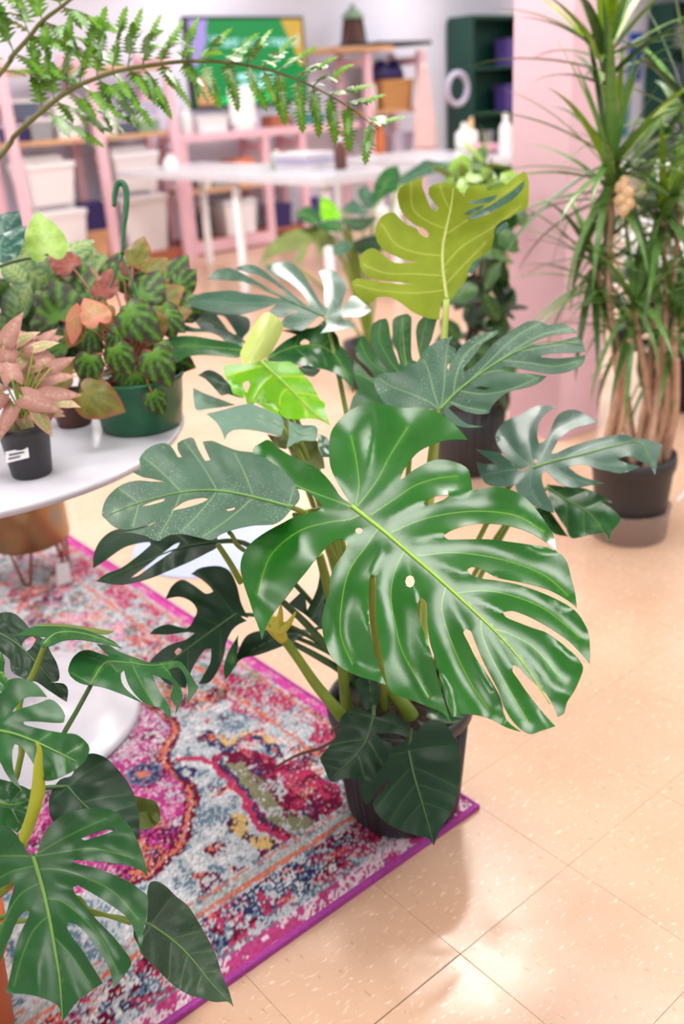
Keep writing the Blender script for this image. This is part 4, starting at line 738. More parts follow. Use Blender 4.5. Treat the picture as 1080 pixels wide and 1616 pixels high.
# silvery leaves at the back
L('leaf_silver', ZC([(790, 308), (770, 292), (720, 330), (680, 365), (600, 350), (580, 340), (600, 300), (672, 265), (640, 268), (590, 300), (540, 290), (525, 270), (562, 235), (500, 258), (430, 280), (350, 290), (270, 280), (200, 265), (165, 250), (160, 215), (200, 190), (270, 180), (350, 175), (420, 190), (500, 197), (570, 212), (600, 208), (530, 185), (470, 152), (400, 132), (330, 126), (234, 120), (270, 85), (310, 70), (350, 72), (400, 95), (480, 140), (540, 175), (590, 200), (612, 200), (560, 152), (500, 115), (430, 90), (363, 72), (400, 55), (450, 55), (500, 80), (560, 130), (620, 180), (680, 230), (722, 258), (690, 200), (640, 150), (580, 110), (533, 80), (540, 50), (590, 38), (640, 50), (680, 90), (720, 150), (760, 220), (792, 262), (786, 200), (780, 140), (758, 85), (800, 72), (850, 95), (892, 150), (880, 200), (860, 267), (900, 222), (930, 200), (980, 240), (1012, 270), (960, 300), (900, 302), (860, 302), (932, 335), (930, 350), (850, 365), (768, 377), (800, 335)]),
  ZC([(790, 300), (720, 270), (600, 215), (470, 160), (300, 90)]), 2.10, to=(-0.02, 0.06), a=0.1, b=-1.5, cup=0.08, rib_r=0.0022, rib_m='midrib_dull', veins=[ZC(v) for v in ([(740, 275), (600, 240), (400, 235), (200, 225)], [(780, 295), (700, 320), (620, 335)], [(700, 262), (580, 170), (430, 75)], [(780, 290), (700, 170), (600, 70)], [(800, 290), (830, 200), (820, 110)], [(805, 298), (880, 270), (980, 265)], [(800, 310), (860, 345), (920, 345)])])
L('leaf_silver', ZC([(0, 150), (60, 150), (110, 190), (150, 240), (190, 270), (260, 270), (380, 290), (430, 310), (432, 360), (400, 400), (400, 442), (340, 430), (290, 392), (240, 372), (150, 370), (50, 352), (28, 322), (80, 320), (160, 350), (202, 356), (160, 310), (100, 280), (40, 270), (0, 200)]), ZC([(410, 420), (300, 350), (180, 280), (20, 170)]), 2.16, to=(-0.05, 0.05), a=0.1, b=-1.4, cup=0.08, rib_r=0.002, rib_m='midrib_dull', holes=[ZC([(275, 290), (310, 295), (345, 340), (372, 382), (345, 380), (310, 335)])], nv=4)
L('leaf_mid', ZC([(13, 430), (60, 397), (150, 390), (250, 405), (380, 430), (402, 460), (380, 492), (300, 485), (200, 480), (130, 490), (90, 517), (50, 490), (20, 462)]), ZC([(395, 460), (250, 445), (130, 440), (20, 450)]), 2.02, to=(-0.06, 0.03), b=-1.5, rib_r=0.002, nv=4)
# bright young leaf and its neighbours
L('leaf_mid', ZD([(490, 345), (560, 270), (620, 222), (690, 185), (600, 160), (700, 150), (800, 140), (850, 100), (900, 150), (940, 200), (952, 250), (990, 290), (1020, 350), (1036, 450), (1031, 545), (1000, 482), (940, 430), (870, 400), (800, 385), (760, 372), (700, 372), (640, 352), (560, 348)]), ZD([(500, 340), (640, 270), (800, 250), (930, 320), (1028, 520)]), 1.98, to=(-0.03, 0.03), b=-1.0, holes=[ZD([(706, 235), (735, 211), (767, 228), (760, 249), (725, 253)])], rib_r=0.002, nv=4)
L('leaf_bright', ZD([(460, 345), (420, 365), (340, 365), (280, 365), (235, 375), (245, 405), (250, 440), (290, 470), (340, 510), (378, 572), (382, 600), (420, 610), (450, 590), (520, 600), (580, 650), (610, 690), (680, 702), (760, 694), (830, 704), (893, 738), (862, 640), (860, 600), (830, 580), (790, 500), (740, 440), (690, 380), (650, 350), (600, 350), (530, 352)]), ZD([(468, 350), (540, 415), (620, 490), (720, 590), (800, 670), (885, 732)]), 1.88, to=(-0.04, 0.02), b=-0.8, cup=0.12, holes=[ZD([(360, 480), (395, 465), (404, 490), (385, 540), (370, 520)])], rib_m='midrib_lime', rib_r=0.0034, vw=2.4, veins=[ZD(v) for v in ([(480, 375), (360, 408), (260, 440)], [(540, 430), (470, 500), (420, 590)], [(630, 510), (590, 560), (585, 620)], [(580, 440), (680, 440), (740, 440)], [(670, 540), (760, 545), (825, 565)], [(740, 650), (745, 680)])])
L('leaf_dark', ZD([(88, 432), (150, 400), (220, 428), (280, 490), (330, 530), (368, 572), (320, 562), (270, 545), (230, 556), (180, 502), (130, 452)]), ZD([(360, 568), (260, 490), (110, 425)]), 1.855, pet=False, rib_r=0.0, nv=0, cup=0.3)
L('leaf_bright', ZD([(238, 420), (270, 440), (320, 480), (355, 530), (370, 572), (340, 562), (300, 545), (285, 500)]), ZD([(245, 425), (300, 490), (360, 562)]), 1.85, pet=False, rib_r=0.0, nv=0, cup=0.5)
L('leaf_bright', ZD([(425, 590), (470, 575), (530, 582), (580, 612), (612, 660), (595, 685), (540, 662), (490, 630), (450, 605)]), ZD([(430, 590), (520, 615), (605, 670)]), 1.86, pet=False, rib_r=0.0, nv=0, cup=0.5)
L('leaf_dark', ZD([(685, 388), (760, 373), (835, 400), (790, 440), (720, 422)]), ZD([(690, 390), (760, 405), (830, 402)]), 1.94, pet=False, rib_r=0, nv=0)
L('leaf_pale', ZD([(343, 300), (370, 240), (400, 180), (440, 110), (480, 62), (520, 50), (570, 80), (606, 130), (596, 180), (560, 250), (520, 312), (450, 352), (368, 368), (350, 330)]), ZD([(365, 360), (440, 230), (510, 90)]), 1.80, pet=False, b=-0.2, cup=0.75, droop=0.2, rib_r=0.0, nv=0, ribs=0)
L('leaf_grey', ZD([(58, 508), (120, 540), (200, 570), (312, 612), (230, 626), (140, 636), (78, 642), (60, 580)]), ZD([(300, 610), (190, 600), (65, 560)]), 1.90, pet=False, rib_r=0.0012, nv=2, b=-1)
L('leaf_grey', ZD([(138, 666), (230, 645), (320, 620), (400, 605), (450, 620), (520, 650), (600, 690), (606, 760), (588, 802), (540, 790), (450, 770), (370, 760), (300, 766), (270, 785), (250, 827), (235, 780), (200, 720)]), ZD([(600, 745), (450, 690), (300, 690), (150, 670)]), 1.80, to=(-0.05, 0.0), b=-1.0, rib_r=0.0015, nv=3, cup=0.2)
L('leaf_olive', ZD([(508, 790), (580, 805), (612, 770), (598, 690), (642, 720), (642, 800), (622, 882), (560, 862)]), ZD([(600, 700), (590, 800), (600, 870)]), 1.83, pet=False, rib_r=0.0012, nv=2)
L('leaf_grey', ZD([(636, 708), (720, 735), (800, 740), (816, 780), (800, 832), (720, 830), (660, 855), (624, 882), (640, 800)]), ZD([(640, 715), (700, 790), (810, 800)]), 1.78, pet=False, rib_r=0.0012, nv=3, b=-0.8)
L('leaf_olive', ZD([(640, 880), (720, 835), (810, 830), (842, 900), (860, 1000), (700, 1000)]), ZD([(660, 880), (740, 920), (820, 980)]), 1.90, pet=False, rib_r=0.0012, nv=3)
L('leaf_silver', ZD([(820, 790), (870, 810), (890, 850), (890, 930), (850, 930), (820, 872)]), ZD([(825, 795), (850, 860), (880, 925)]), 1.75, pet=False, rib_r=0.0012, nv=2)
# stalks that show between the leaves
def stalk(pts, zs, r, m, name='petiole'):
    P = [at(p[0], p[1], z_) for p, z_ in zip(pts, np.interp(np.linspace(0, 1, len(pts)), np.linspace(0, 1, len(zs)), zs))]
    return part(name, tube(P, r, 10, 24), m, big, True)
stalk(ZH([(515, 1500), (460, 1430), (330, 1270), (200, 1080), (110, 960), (60, 880)]), [1.80, 1.74, 1.68], [0.013, 0.011, 0.009, 0.0085, 0.010], 'petiole_green')
sh = stalk(ZH([(120, 985), (85, 930), (60, 880), (40, 820)]), [1.685, 1.67], [0.008, 0.014, 0.017, 0.004], 'sheath_yellow', 'sheath')
for q in ([(70, 900), (95, 820), (100, 740)], [(95, 920), (150, 870), (200, 790)], [(80, 910), (20, 900), (0, 860)]): stalk(ZH(q), [1.67, 1.66], [0.010, 0.006, 0.001], 'sheath_yellow', 'sheath')
stalk(ZH([(545, 1450), (530, 1330), (510, 1150), (480, 1050)]), [1.87, 1.80], [0.012, 0.011, 0.009], 'petiole_green')
stalk(ZH([(560, 1250), (480, 1170), (330, 1080), (180, 1000)]), [1.86, 1.80], [0.006, 0.007, 0.005], 'petiole_dark')
stalk(ZH([(520, 1120), (430, 1065), (320, 1010), (210, 965)]), [1.88, 1.83], [0.005, 0.005, 0.004], 'petiole_dark')
stalk(ZH([(520, 1130), (390, 1000), (250, 850), (110, 720)]), [1.84, 1.76], [0.007, 0.007, 0.006], 'petiole_dark')
stalk(ZH([(560, 1200), (470, 850), (410, 600), (360, 410)]), [1.85, 1.72], [0.010, 0.010, 0.008], 'petiole_green')
stalk(ZH([(800, 1450), (760, 1100), (720, 800), (710, 540)]), [1.86, 1.7], [0.009, 0.009, 0.007], 'petiole_green')
stalk(Z3([(540, 500), (520, 470), (470, 410), (440, 390)]), [1.86, 1.84], [0.016, 0.014, 0.010], 'petiole_green', 'stem')
stalk(Z6([(300, 365), (240, 372), (185, 385)]), [1.62, 1.60], [0.005, 0.005], 'petiole_green')
stalk(Z5([(530, 580), (505, 560), (490, 530)])+Z5([(480, 520)]), [1.68, 1.64], [0.004, 0.004], 'petiole_green')
stalk(Z5([(520, 690), (480, 620), (440, 560)]), [1.74, 1.70], [0.006, 0.005], 'petiole_green')
stalk(Z3([(290, 570), (230, 605), (150, 630), (75, 672)]), [1.82, 1.86], [0.003, 0.003, 0.002], 'root_brown', 'aerial_root')
stalk(Z3([(300, 525), (270, 545), (268, 560)]), [1.80, 1.80], [0.003, 0.002], 'root_brown', 'aerial_root')

# =================================================================== MONSTERA IN TERRACOTTA, LOWER LEFT
TP = np.array([0.135, 1.30, RZ+0.001])
small = thing('potted_monstera', TP, 'young monstera in an orange terracotta pot cut off by the lower left corner', 'plant')
part('pot', lathe(TP, [(0.112, 0), (0.118, 0.004), (0.13, 0.18), (0.142, 0.185), (0.146, 0.235), (0.134, 0.24), (0.128, 0.2), (0.1, 0.195)], 64), 'terracotta', small, True)
v, f = lathe(TP+np.array([0, 0, 0.198]), [(0.124, 0), (0.08, 0.008), (0.01, 0.01)], 32); part('soil', (v, f), 'soil', small, True)
SS = TP+np.array([0, 0, 0.205])
def S(m, out, mid, z, pet=True, r=0.0045, to=(0, 0), lift=0.06, pm='petiole_dark', **kw):
    o, base = traced_leaf(small, m, out, mid, z, **kw)
    if pet: petiole(small, SS+RT*to[0]+np.array([FW[0], FW[1], 0])*to[1], base, r, r*0.7, pm, lift)
    return o
S('leaf_mid', ZG([(140, 300), (160, 282), (180, 220), (220, 160), (290, 115), (370, 97), (440, 97), (500, 115), (540, 155), (570, 200), (600, 270), (620, 330), (633, 394), (600, 360), (540, 340), (470, 328), (400, 322), (330, 317), (306, 322), (340, 335), (390, 345), (450, 365), (510, 390), (560, 415), (600, 445), (627, 468), (630, 530), (615, 610), (600, 718), (590, 660), (570, 610), (540, 560), (490, 520), (430, 480), (370, 445), (330, 424), (313, 432), (320, 460), (350, 500), (390, 545), (430, 590), (480, 640), (520, 690), (560, 752), (535, 800), (484, 868), (470, 790), (440, 730), (400, 670), (360, 620), (320, 590), (290, 581), (283, 600), (310, 650), (350, 700), (400, 780), (438, 842), (380, 880), (320, 930), (265, 1007), (255, 950), (230, 925), (180, 905), (120, 890), (60, 885), (24, 882), (45, 800), (60, 720), (75, 660), (95, 610), (115, 570), (126, 540), (118, 521), (100, 535), (70, 580), (45, 640), (20, 690), (0, 748), (-40, 830), (-70, 760), (-60, 700), (-20, 640), (20, 560), (45, 480), (66, 414), (50, 410), (10, 430), (-60, 470), (-100, 420), (-120, 330), (-100, 230), (-60, 180), (0, 167), (40, 180), (75, 215), (100, 255), (124, 290)]),
  ZG([(142, 300), (180, 430), (210, 560), (235, 700), (255, 830), (267, 1000)]), 1.28, r=0.006, b=-0.35, cup=0.12, ribs=0.010, rib_r=0.0033, rib_m='midrib_green', step=8, holes=[ZG([(345, 225), (380, 210), (430, 195), (490, 177), (499, 185), (450, 206), (400, 221), (360, 233)])],
  veins=[ZG(q) for q in ([(150, 295), (250, 235), (360, 180), (450, 140)], [(155, 300), (280, 280), (400, 268), (560, 305)], [(165, 355), (260, 358), (350, 385), (480, 450), (590, 570)], [(195, 480), (260, 490), (340, 550), (430, 650), (500, 790)], [(140, 300), (60, 298), (-60, 300)], [(152, 340), (40, 370), (-50, 430)], [(170, 415), (90, 460), (30, 550), (-20, 680)], [(205, 555), (140, 620), (90, 740), (60, 850)], [(225, 640), (300, 720), (380, 840)])])
S('leaf_blotched', ZG([(640, 412), (670, 407), (710, 430), (750, 470), (800, 510), (840, 570), (880, 640), (920, 720), (945, 800), (975, 870), (996, 943), (970, 920), (920, 921), (860, 906), (790, 882), (730, 842), (680, 792), (640, 752), (603, 715), (590, 680), (570, 640), (572, 610), (600, 650), (625, 580), (630, 520), (628, 450)]), ZG([(640, 590), (740, 660), (820, 740), (900, 840), (992, 938)]), 1.46, r=0.004, a=-0.3, b=-0.6, cup=0.2, rib_r=0.0016, rib_m='midrib_green', nv=5, pm='petiole_green')
S('leaf_dark', ZF([(252, 1080), (262, 1020), (310, 950), (370, 930), (390, 880), (430, 830), (480, 814), (550, 840), (620, 910), (670, 980), (700, 1050), (720, 1150), (714, 1255), (680, 1285), (600, 1220), (450, 1190), (300, 1190), (260, 1140)]), ZF([(350, 985), (430, 1075), (550, 1170), (690, 1270)]), 1.40, b=-0.7, cup=0.2, rib_r=0.0016, rib_m='midrib_dull', nv=4)
S('leaf_olive', ZF([(690, 1032), (760, 1050), (800, 1060), (826, 1110), (826, 1162), (780, 1202), (720, 1212), (700, 1130)]), ZF([(690, 1120), (760, 1120), (826, 1140)]), 1.46, b=-0.6, rib_r=0.001, nv=3, pet=False)
S('leaf_mid', ZF([(-60, 640), (-20, 480), (60, 430), (120, 428), (190, 460), (243, 522), (180, 520), (130, 525), (90, 560), (60, 602), (120, 580), (200, 555), (260, 535), (310, 570), (337, 620), (330, 652), (270, 656), (200, 650), (130, 650), (106, 656), (140, 670), (220, 690), (330, 710), (390, 715), (440, 750), (462, 790), (440, 850), (400, 890), (330, 930), (260, 956), (220, 950), (190, 900), (150, 830), (110, 780), (76, 764), (64, 800), (65, 870), (80, 930), (112, 1005), (60, 960), (20, 900), (0, 860), (-60, 800)]), ZF([(-50, 690), (60, 710), (160, 745), (280, 800), (400, 860)]), 1.30, r=0.005, b=-0.7, cup=0.15, rib_r=0.0024, nv=4)
S('leaf_dark', ZF([(-30, 110), (30, 85), (80, 95), (130, 140), (160, 180), (200, 210), (240, 240), (260, 290), (290, 340), (306, 400), (300, 440), (250, 448), (330, 455), (351, 490), (345, 548), (300, 520), (240, 480), (190, 445), (130, 430), (60, 390), (50, 330), (0, 290), (-40, 250)]), ZF([(-30, 180), (90, 250), (200, 360), (330, 510)]), 1.52, b=-0.7, cup=0.15, rib_r=0.0018, rib_m='midrib_dull', holes=[ZF([(112, 260), (130, 225), (170, 209), (186, 225), (160, 270), (130, 291)])], nv=4)
S('leaf_mid', ZF([(52, 210), (100, 195), (170, 162), (300, 158), (420, 172), (520, 204), (590, 237), (627, 270), (560, 252), (480, 237), (400, 226), (320, 233), (260, 260), (215, 267), (208, 238), (240, 214), (150, 206)]), ZF([(225, 250), (290, 195), (400, 190), (520, 222), (615, 262)]), 1.44, b=-2.0, cup=0.05, ribs=0.004, rib_r=0.0014, nv=3, pet=False)
S('leaf_olive', ZF([(170, 155), (250, 143), (350, 148), (470, 165), (586, 184), (560, 198), (470, 190), (350, 178), (250, 168)]), ZF([(180, 155), (350, 165), (575, 186)]), 1.48, b=-2.0, cup=0.05, ribs=0.002, rib_r=0.001, nv=0, pet=False)
S('leaf_mid', ZF([(352, 390), (370, 330), (410, 290), (460, 280), (520, 300), (562, 312), (500, 250), (560, 255), (620, 290), (700, 320), (780, 345), (900, 335), (935, 342), (980, 400), (1010, 450), (1027, 470), (1000, 512), (964, 560), (972, 500), (960, 420), (920, 368), (870, 385), (900, 430), (935, 480), (942, 540), (902, 615), (910, 570), (878, 530), (895, 455), (830, 420), (785, 405), (800, 440), (830, 500), (870, 560), (884, 600), (872, 640), (840, 587), (760, 560), (700, 510), (660, 450), (640, 383), (624, 400), (630, 450), (660, 490), (735, 553), (640, 512), (530, 472), (430, 456), (380, 430)]), ZF([(470, 460), (540, 350), (650, 345), (780, 360), (915, 345)]), 1.44, b=-1.3, cup=0.1, ribs=0.006, rib_r=0.0014, nv=4, pet=False)
S('leaf_mid', ZF([(-40, 945), (0, 948), (80, 970), (162, 1010), (166, 1060), (140, 1150), (90, 1227), (60, 1205), (0, 1190), (-40, 1180)]), ZF([(-30, 1060), (60, 1080), (150, 1060)]), 1.36, b=-0.6, rib_r=0.0016, nv=3, pet=False)
S('leaf_glossy', ZF([(-30, 300), (10, 298), (24, 330), (20, 390), (38, 430), (30, 480), (0, 505), (-30, 500)]), ZF([(-25, 400), (0, 400), (30, 410)]), 1.34, rib_r=0.001, nv=2, pet=False)
def sstalk(pts, zs, r, m, name='petiole'):
    P = [at(p[0], p[1], z_) for p, z_ in zip(pts, np.interp(np.linspace(0, 1, len(pts)), np.linspace(0, 1, len(zs)), zs))]
    return part(name, tube(P, r, 10, 24), m, small, True)
sstalk(ZF([(105, 1300), (165, 1140), (198, 1000), (197, 880), (204, 800), (185, 755)]), [1.34, 1.27, 1.24], [0.0075, 0.0085, 0.0095, 0.006, 0.0035, 0.0006], mat('spike_yellow', (170, 184, 50), 0.45, var=0.15), 'rolled_leaf')
q0 = proj(SS)
sstalk(ZF([(470, 462), (400, 590), (320, 730)])+[(60, 1240), q0], [1.45, 1.44, 1.43, 1.45, depth(SS)], [0.0035, 0.004, 0.0045], 'petiole_dark')
sstalk(ZF([(232, 255), (195, 350), (155, 440), (100, 560)])+[(20, 1240), q0], [1.45, 1.46, 1.46, 1.46, depth(SS)], [0.0045, 0.005, 0.005], 'petiole_green')
sstalk(ZG([(560, 588), (480, 560), (380, 530), (250, 480)])+[q0], [1.46, 1.46, depth(SS)], [0.003, 0.0035, 0.004], 'petiole_green')
sstalk(ZF([(105, 1300)])+[(10, 1400), q0], [1.34, 1.42, depth(SS)], [0.007, 0.008], 'petiole_green')

# =================================================================== TEMPLATE LEAVES (shared meshes)
def template(name, outline, veins=(), vw=0.03, cup=0.25, arch=0.15, m='leaf_mid', res=0.12, rimw=0.12, sp=0.5):
    """leaf of length 1: base at the origin, tip along +Y, upper face +Z"""
    loop = spline([(x*100, -y*100) for x, y in outline], res*100*sp)
    g = []
    for k, y in enumerate(np.arange(-130, 60, res*87)):
        for x in np.arange(-100+(res*50 if k % 2 else 0), 100, res*100): g.append((x, y))
    g = np.array(g); g = g[inside(g, [loop])]
    if len(g): g = g[np.array([np.min(np.linalg.norm(loop-p, axis=1)) for p in g]) > res*40]
    vs = [np.array([(x*100, -y*100) for x, y in v]) for v in veins]
    ex = np.concatenate([smooth_path(v, 7) for v in vs]) if vs else np.zeros((0, 2)); ex = ex[inside(ex, [loop])] if len(ex) else ex
    P, F = triangulate([loop], np.concatenate([g.reshape(-1, 2), ex.reshape(-1, 2)]))
    dv = np.full(len(P), 1e9)
    for v in vs: dv = np.minimum(dv, seg_dist(P, v)[0])
    rd = np.array([np.min(np.linalg.norm(loop-p, axis=1)) for p in P])
    x = P[:, 0]/100; y = -P[:, 1]/100
    z_ = -cup*x*x-arch*y*y+0.02*np.sin(y*17)*np.abs(x)*3
    me = bpy.data.meshes.new(name); me.from_pydata([tuple(p) for p in np.c_[x, y, z_]], [], [tuple(int(i) for i in q) for q in F]); me.update()
    me.polygons.foreach_set('use_smooth', [True]*len(me.polygons))
    a = me.attributes.new('vein', 'FLOAT', 'POINT'); a.data.foreach_set('value', (0.72*np.clip(1-dv/(vw*100), 0, 1)**0.8).astype(np.float32))
    a = me.attributes.new('rim', 'FLOAT', 'POINT'); a.data.foreach_set('value', np.clip(1-rd/(rimw*100), 0, 1).astype(np.float32))
    me.materials.append(MATS[m]); return me
def put_leaf(parent, me, pos, ydir, nrm, size, name='leaf', wide=1.0):
    y = np.array(ydir, float); y /= np.linalg.norm(y); n = np.array(nrm, float); n = n-y*np.dot(n, y); n /= np.linalg.norm(n)+1e-9; x = np.cross(y, n)
    o = bpy.data.objects.new(name, me); COL.objects.link(o); o.parent = parent; p = np.array(pos, float)-rootloc(parent)
    o.matrix_local = Matrix(((x[0]*size*wide, y[0]*size, n[0]*size, p[0]), (x[1]*size*wide, y[1]*size, n[1]*size, p[1]), (x[2]*size*wide, y[2]*size, n[2]*size, p[2]), (0, 0, 0, 1))); return o
def scr(ang, away=0.0):
    a = math.radians(ang); return RT*math.cos(a)+UP*math.sin(a)+FW*away
def leaf_px(parent, me, px, py, z, size_px, ang, away=0.0, tilt=(0, 0), **kw):
    """leaf with its base at a pixel and depth, tip heading at the on-screen angle, facing the viewer but tilted"""
    n = -FW+RT*tilt[0]+UP*tilt[1]
    return put_leaf(parent, me, at(px, py, z), scr(ang, away), n, size_px*z/FPX, **kw)
leafmat('begonia', (30, 42, 16), (96, 160, 30), 0.45, 0.25, edge=(58, 36, 28)); leafmat('begonia_pink', (164, 140, 84), (206, 120, 104), 0.45, 0.25, edge=(206, 112, 96)); leafmat('begonia_red', (124, 56, 46), (160, 84, 70), 0.45, 0.2, edge=(120, 70, 50)); leafmat('begonia_olive', (96, 96, 20), (130, 130, 40), 0.45, 0.25, edge=(150, 84, 60))
leafmat('syngonium', (178, 130, 120), (198, 168, 140), 0.5, 0.15, edge=(164, 116, 100)); leafmat('syngonium_green', (156, 156, 98), (200, 200, 150), 0.5, 0.2, edge=(206, 160, 140))
leafmat('calathea', (22, 46, 26), (98, 140, 56), 0.4, 0.2, edge=(24, 50, 34)); leafmat('variegated', (58, 98, 52), (166, 186, 112), 0.45, 0.3, edge=(60, 110, 66)); leafmat('philodendron', (150, 188, 84), (176, 204, 110), 0.4, 0.12, edge=(150, 190, 90)); leafmat('anthurium', (28, 84, 72), (120, 160, 140), 0.35, 0.15, edge=(28, 80, 70))
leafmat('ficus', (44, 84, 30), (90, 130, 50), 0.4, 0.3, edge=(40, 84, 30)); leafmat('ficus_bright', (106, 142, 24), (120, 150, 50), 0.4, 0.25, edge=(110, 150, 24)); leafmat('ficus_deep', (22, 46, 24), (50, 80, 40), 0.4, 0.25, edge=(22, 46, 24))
leafmat('fern_leaf', (92, 146, 30), (130, 176, 60), 0.32, 0.3, edge=(86, 140, 30)); leafmat('fern_pale', (132, 170, 120), (160, 190, 140), 0.3, 0.2, edge=(120, 160, 100))
leafmat('drac', (96, 138, 64), (120, 150, 60), 0.3, 0.25, edge=(84, 110, 46)); leafmat('drac_lime', (132, 164, 30), (140, 170, 40), 0.32, 0.2, edge=(110, 140, 26)); leafmat('drac_dark', (58, 92, 38), (70, 100, 50), 0.35, 0.25, edge=(40, 66, 30))
HEART = [(0, 0.02), (-0.12, -0.10), (-0.30, -0.08), (-0.44, 0.10), (-0.46, 0.32), (-0.36, 0.58), (-0.18, 0.82), (0, 1.0), (0.20, 0.80), (0.40, 0.56), (0.50, 0.30), (0.46, 0.08), (0.30, -0.10), (0.12, -0.10)]
HV = [[(0, 0), (0, 0.5), (0, 0.92)], [(0, 0), (-0.2, 0.3), (-0.28, 0.6)], [(0, 0), (0.2, 0.3), (0.30, 0.6)], [(0, 0), (-0.25, 0.1), (-0.4, 0.25)], [(0, 0), (0.25, 0.1), (0.42, 0.25)], [(0, 0), (-0.2, -0.04)], [(0, 0), (0.2, -0.04)]]
LANCE = [(0, 0), (-0.10, 0.12), (-0.19, 0.35), (-0.17, 0.6), (-0.09, 0.84), (0, 1.0), (0.09, 0.84), (0.17, 0.6), (0.19, 0.35), (0.10, 0.12)]
LV_ = [[(0, 0), (0, 0.95)]]+[[(0, 0.1+0.14*k), (s*0.14, 0.22+0.15*k)] for k in range(5) for s in (-1, 1)]
ARROW = [(0, 0.05), (-0.08, -0.04), (-0.20, -0.16), (-0.26, 0.05), (-0.25, 0.3), (-0.17, 0.62), (0, 1.0), (0.17, 0.62), (0.25, 0.3), (0.26, 0.05), (0.20, -0.16), (0.08, -0.04)]
OVAL = [(0, 0), (-0.16, 0.14), (-0.25, 0.40), (-0.22, 0.66), (-0.10, 0.9), (0, 1.0), (0.10, 0.9), (0.22, 0.66), (0.25, 0.40), (0.16, 0.14)]
SERR = [(0, 0)]+[p for k in range(5) for p in ((-0.25+0.035*k, 0.16+0.16*k), (-0.06, 0.19+0.16*k))]+[(0, 1.0)]+[p for k in range(4, -1, -1) for p in ((0.06, 0.19+0.16*k), (0.25-0.035*k, 0.16+0.16*k))]
T = {}
for m in ('begonia', 'begonia_pink', 'begonia_red', 'begonia_olive'): T[m] = template(m+'_leaf', HEART, HV, 0.07, m=m, rimw=0.14, cup=0.4, arch=0.25)
for m in ('philodendron', 'anthurium'): T[m] = template(m+'_leaf', HEART, HV, 0.03, m=m, cup=0.4)
T['pink_lance'] = template('pink_lance_leaf', LANCE, [[(0, 0), (0, 0.95)]], 0.05, m='begonia_pink', cup=0.8)
for m in ('syngonium', 'syngonium_green'): T[m] = template(m+'_leaf', ARROW, [[(0, 0), (0, 0.95)]], 0.035, m=m, cup=0.7, arch=0.3)
for m in ('calathea', 'variegated'): T[m] = template(m+'_leaf', OVAL, LV_, 0.05, m=m, cup=0.5, arch=0.3, res=0.08)
for m in ('ficus', 'ficus_bright', 'ficus_deep'): T[m] = template(m+'_leaf', OVAL, [[(0, 0), (0, 0.95)]], 0.02, m=m, cup=0.5, arch=0.3, res=0.16)
for m in ('fern_leaf', 'fern_pale'): T[m] = template(m+'let', SERR, [[(0, 0), (0, 0.95)]], 0.02, m=m, cup=0.8, arch=0.25, res=0.2, sp=1.0)

# =================================================================== PLANTS ON THE ROUND TABLE
def plain_pot(plant, c, r0, r1, h, m):
    part('pot', lathe(c, [(r0*0.94, 0), (r0, 0.004), (r0+(r1-r0)*0.8, h*0.8), (r1, h*0.82), (r1+0.003, h*0.9), (r1+0.003, h-0.002), (r1-0.002, h), (r1-0.004, h*0.86), (r1*0.9, h*0.85)], 48), m, plant, True)
    v, f = lathe((c[0], c[1], c[2]+h*0.86), [(r1-0.006, 0), (r1*0.5, 0.006), (0.004, 0.007)], 24); part('soil', (v, f), 'soil', plant, True)
TT = TZ+0.0005
GP = np.array([0.936, 1.846, TT])
beg = thing('hanging_begonia', GP, 'begonia with lime-veined leaves in a green hanging pot on the table edge', 'plant')
part('pot', lathe(GP, [(0.080, 0), (0.088, 0.004), (0.094, 0.05), (0.0945, 0.052), (0.0955, 0.055), (0.1, 0.105), (0.104, 0.108), (0.104, 0.116), (0.098, 0.117), (0.096, 0.10)], 64), 'pot_green', beg, True)
v, f = lathe(GP+np.array([0, 0, 0.098]), [(0.094, 0), (0.05, 0.006), (0.004, 0.007)], 24); part('soil', (v, f), 'soil', beg, True)
zb = depth(GP+np.array([0, 0, 0.2]))
hk = [at(x, y, zb) for x, y in ((180, 326), (181, 306), (186, 291), (193, 289), (199, 300), (199, 330), (195, 365), (193, 402))]
part('hook', tube(hk, [0.004, 0.006, 0.007, 0.007, 0.0065, 0.005, 0.004], 10, 40), 'hook_green', beg, True)
for k in range(3):
    a = 0.6+k*2.094; part('hanger_wire', tube([hk[-1], hk[-1]*0.5+(GP+np.array([0.103*math.cos(a), 0.103*math.sin(a), 0.112]))*0.5+np.array([0.01*math.cos(a), 0.01*math.sin(a), 0]), GP+np.array([0.103*math.cos(a), 0.103*math.sin(a), 0.112])], 0.0022, 6), 'hook_green', beg, True)
GS = GP+np.array([0, 0, 0.1])
def bl(me, px, py, dz, size, ang, tilt=(0, 0.3), away=0.1, wide=1.0):
    p = at(px, py, zb+dz); leaf_px(beg, T[me], px, py, zb+dz, size, ang, away, tilt, wide=wide)
    part('petiole', tube([GS+np.array([random.uniform(-0.03, 0.03), random.uniform(-0.03, 0.03), 0]), (GS+p)/2+np.array([0, 0, 0.03]), p], [0.003, 0.0022], 6, 8), mat('petiole_red', (150, 96, 66), 0.5), beg, True)
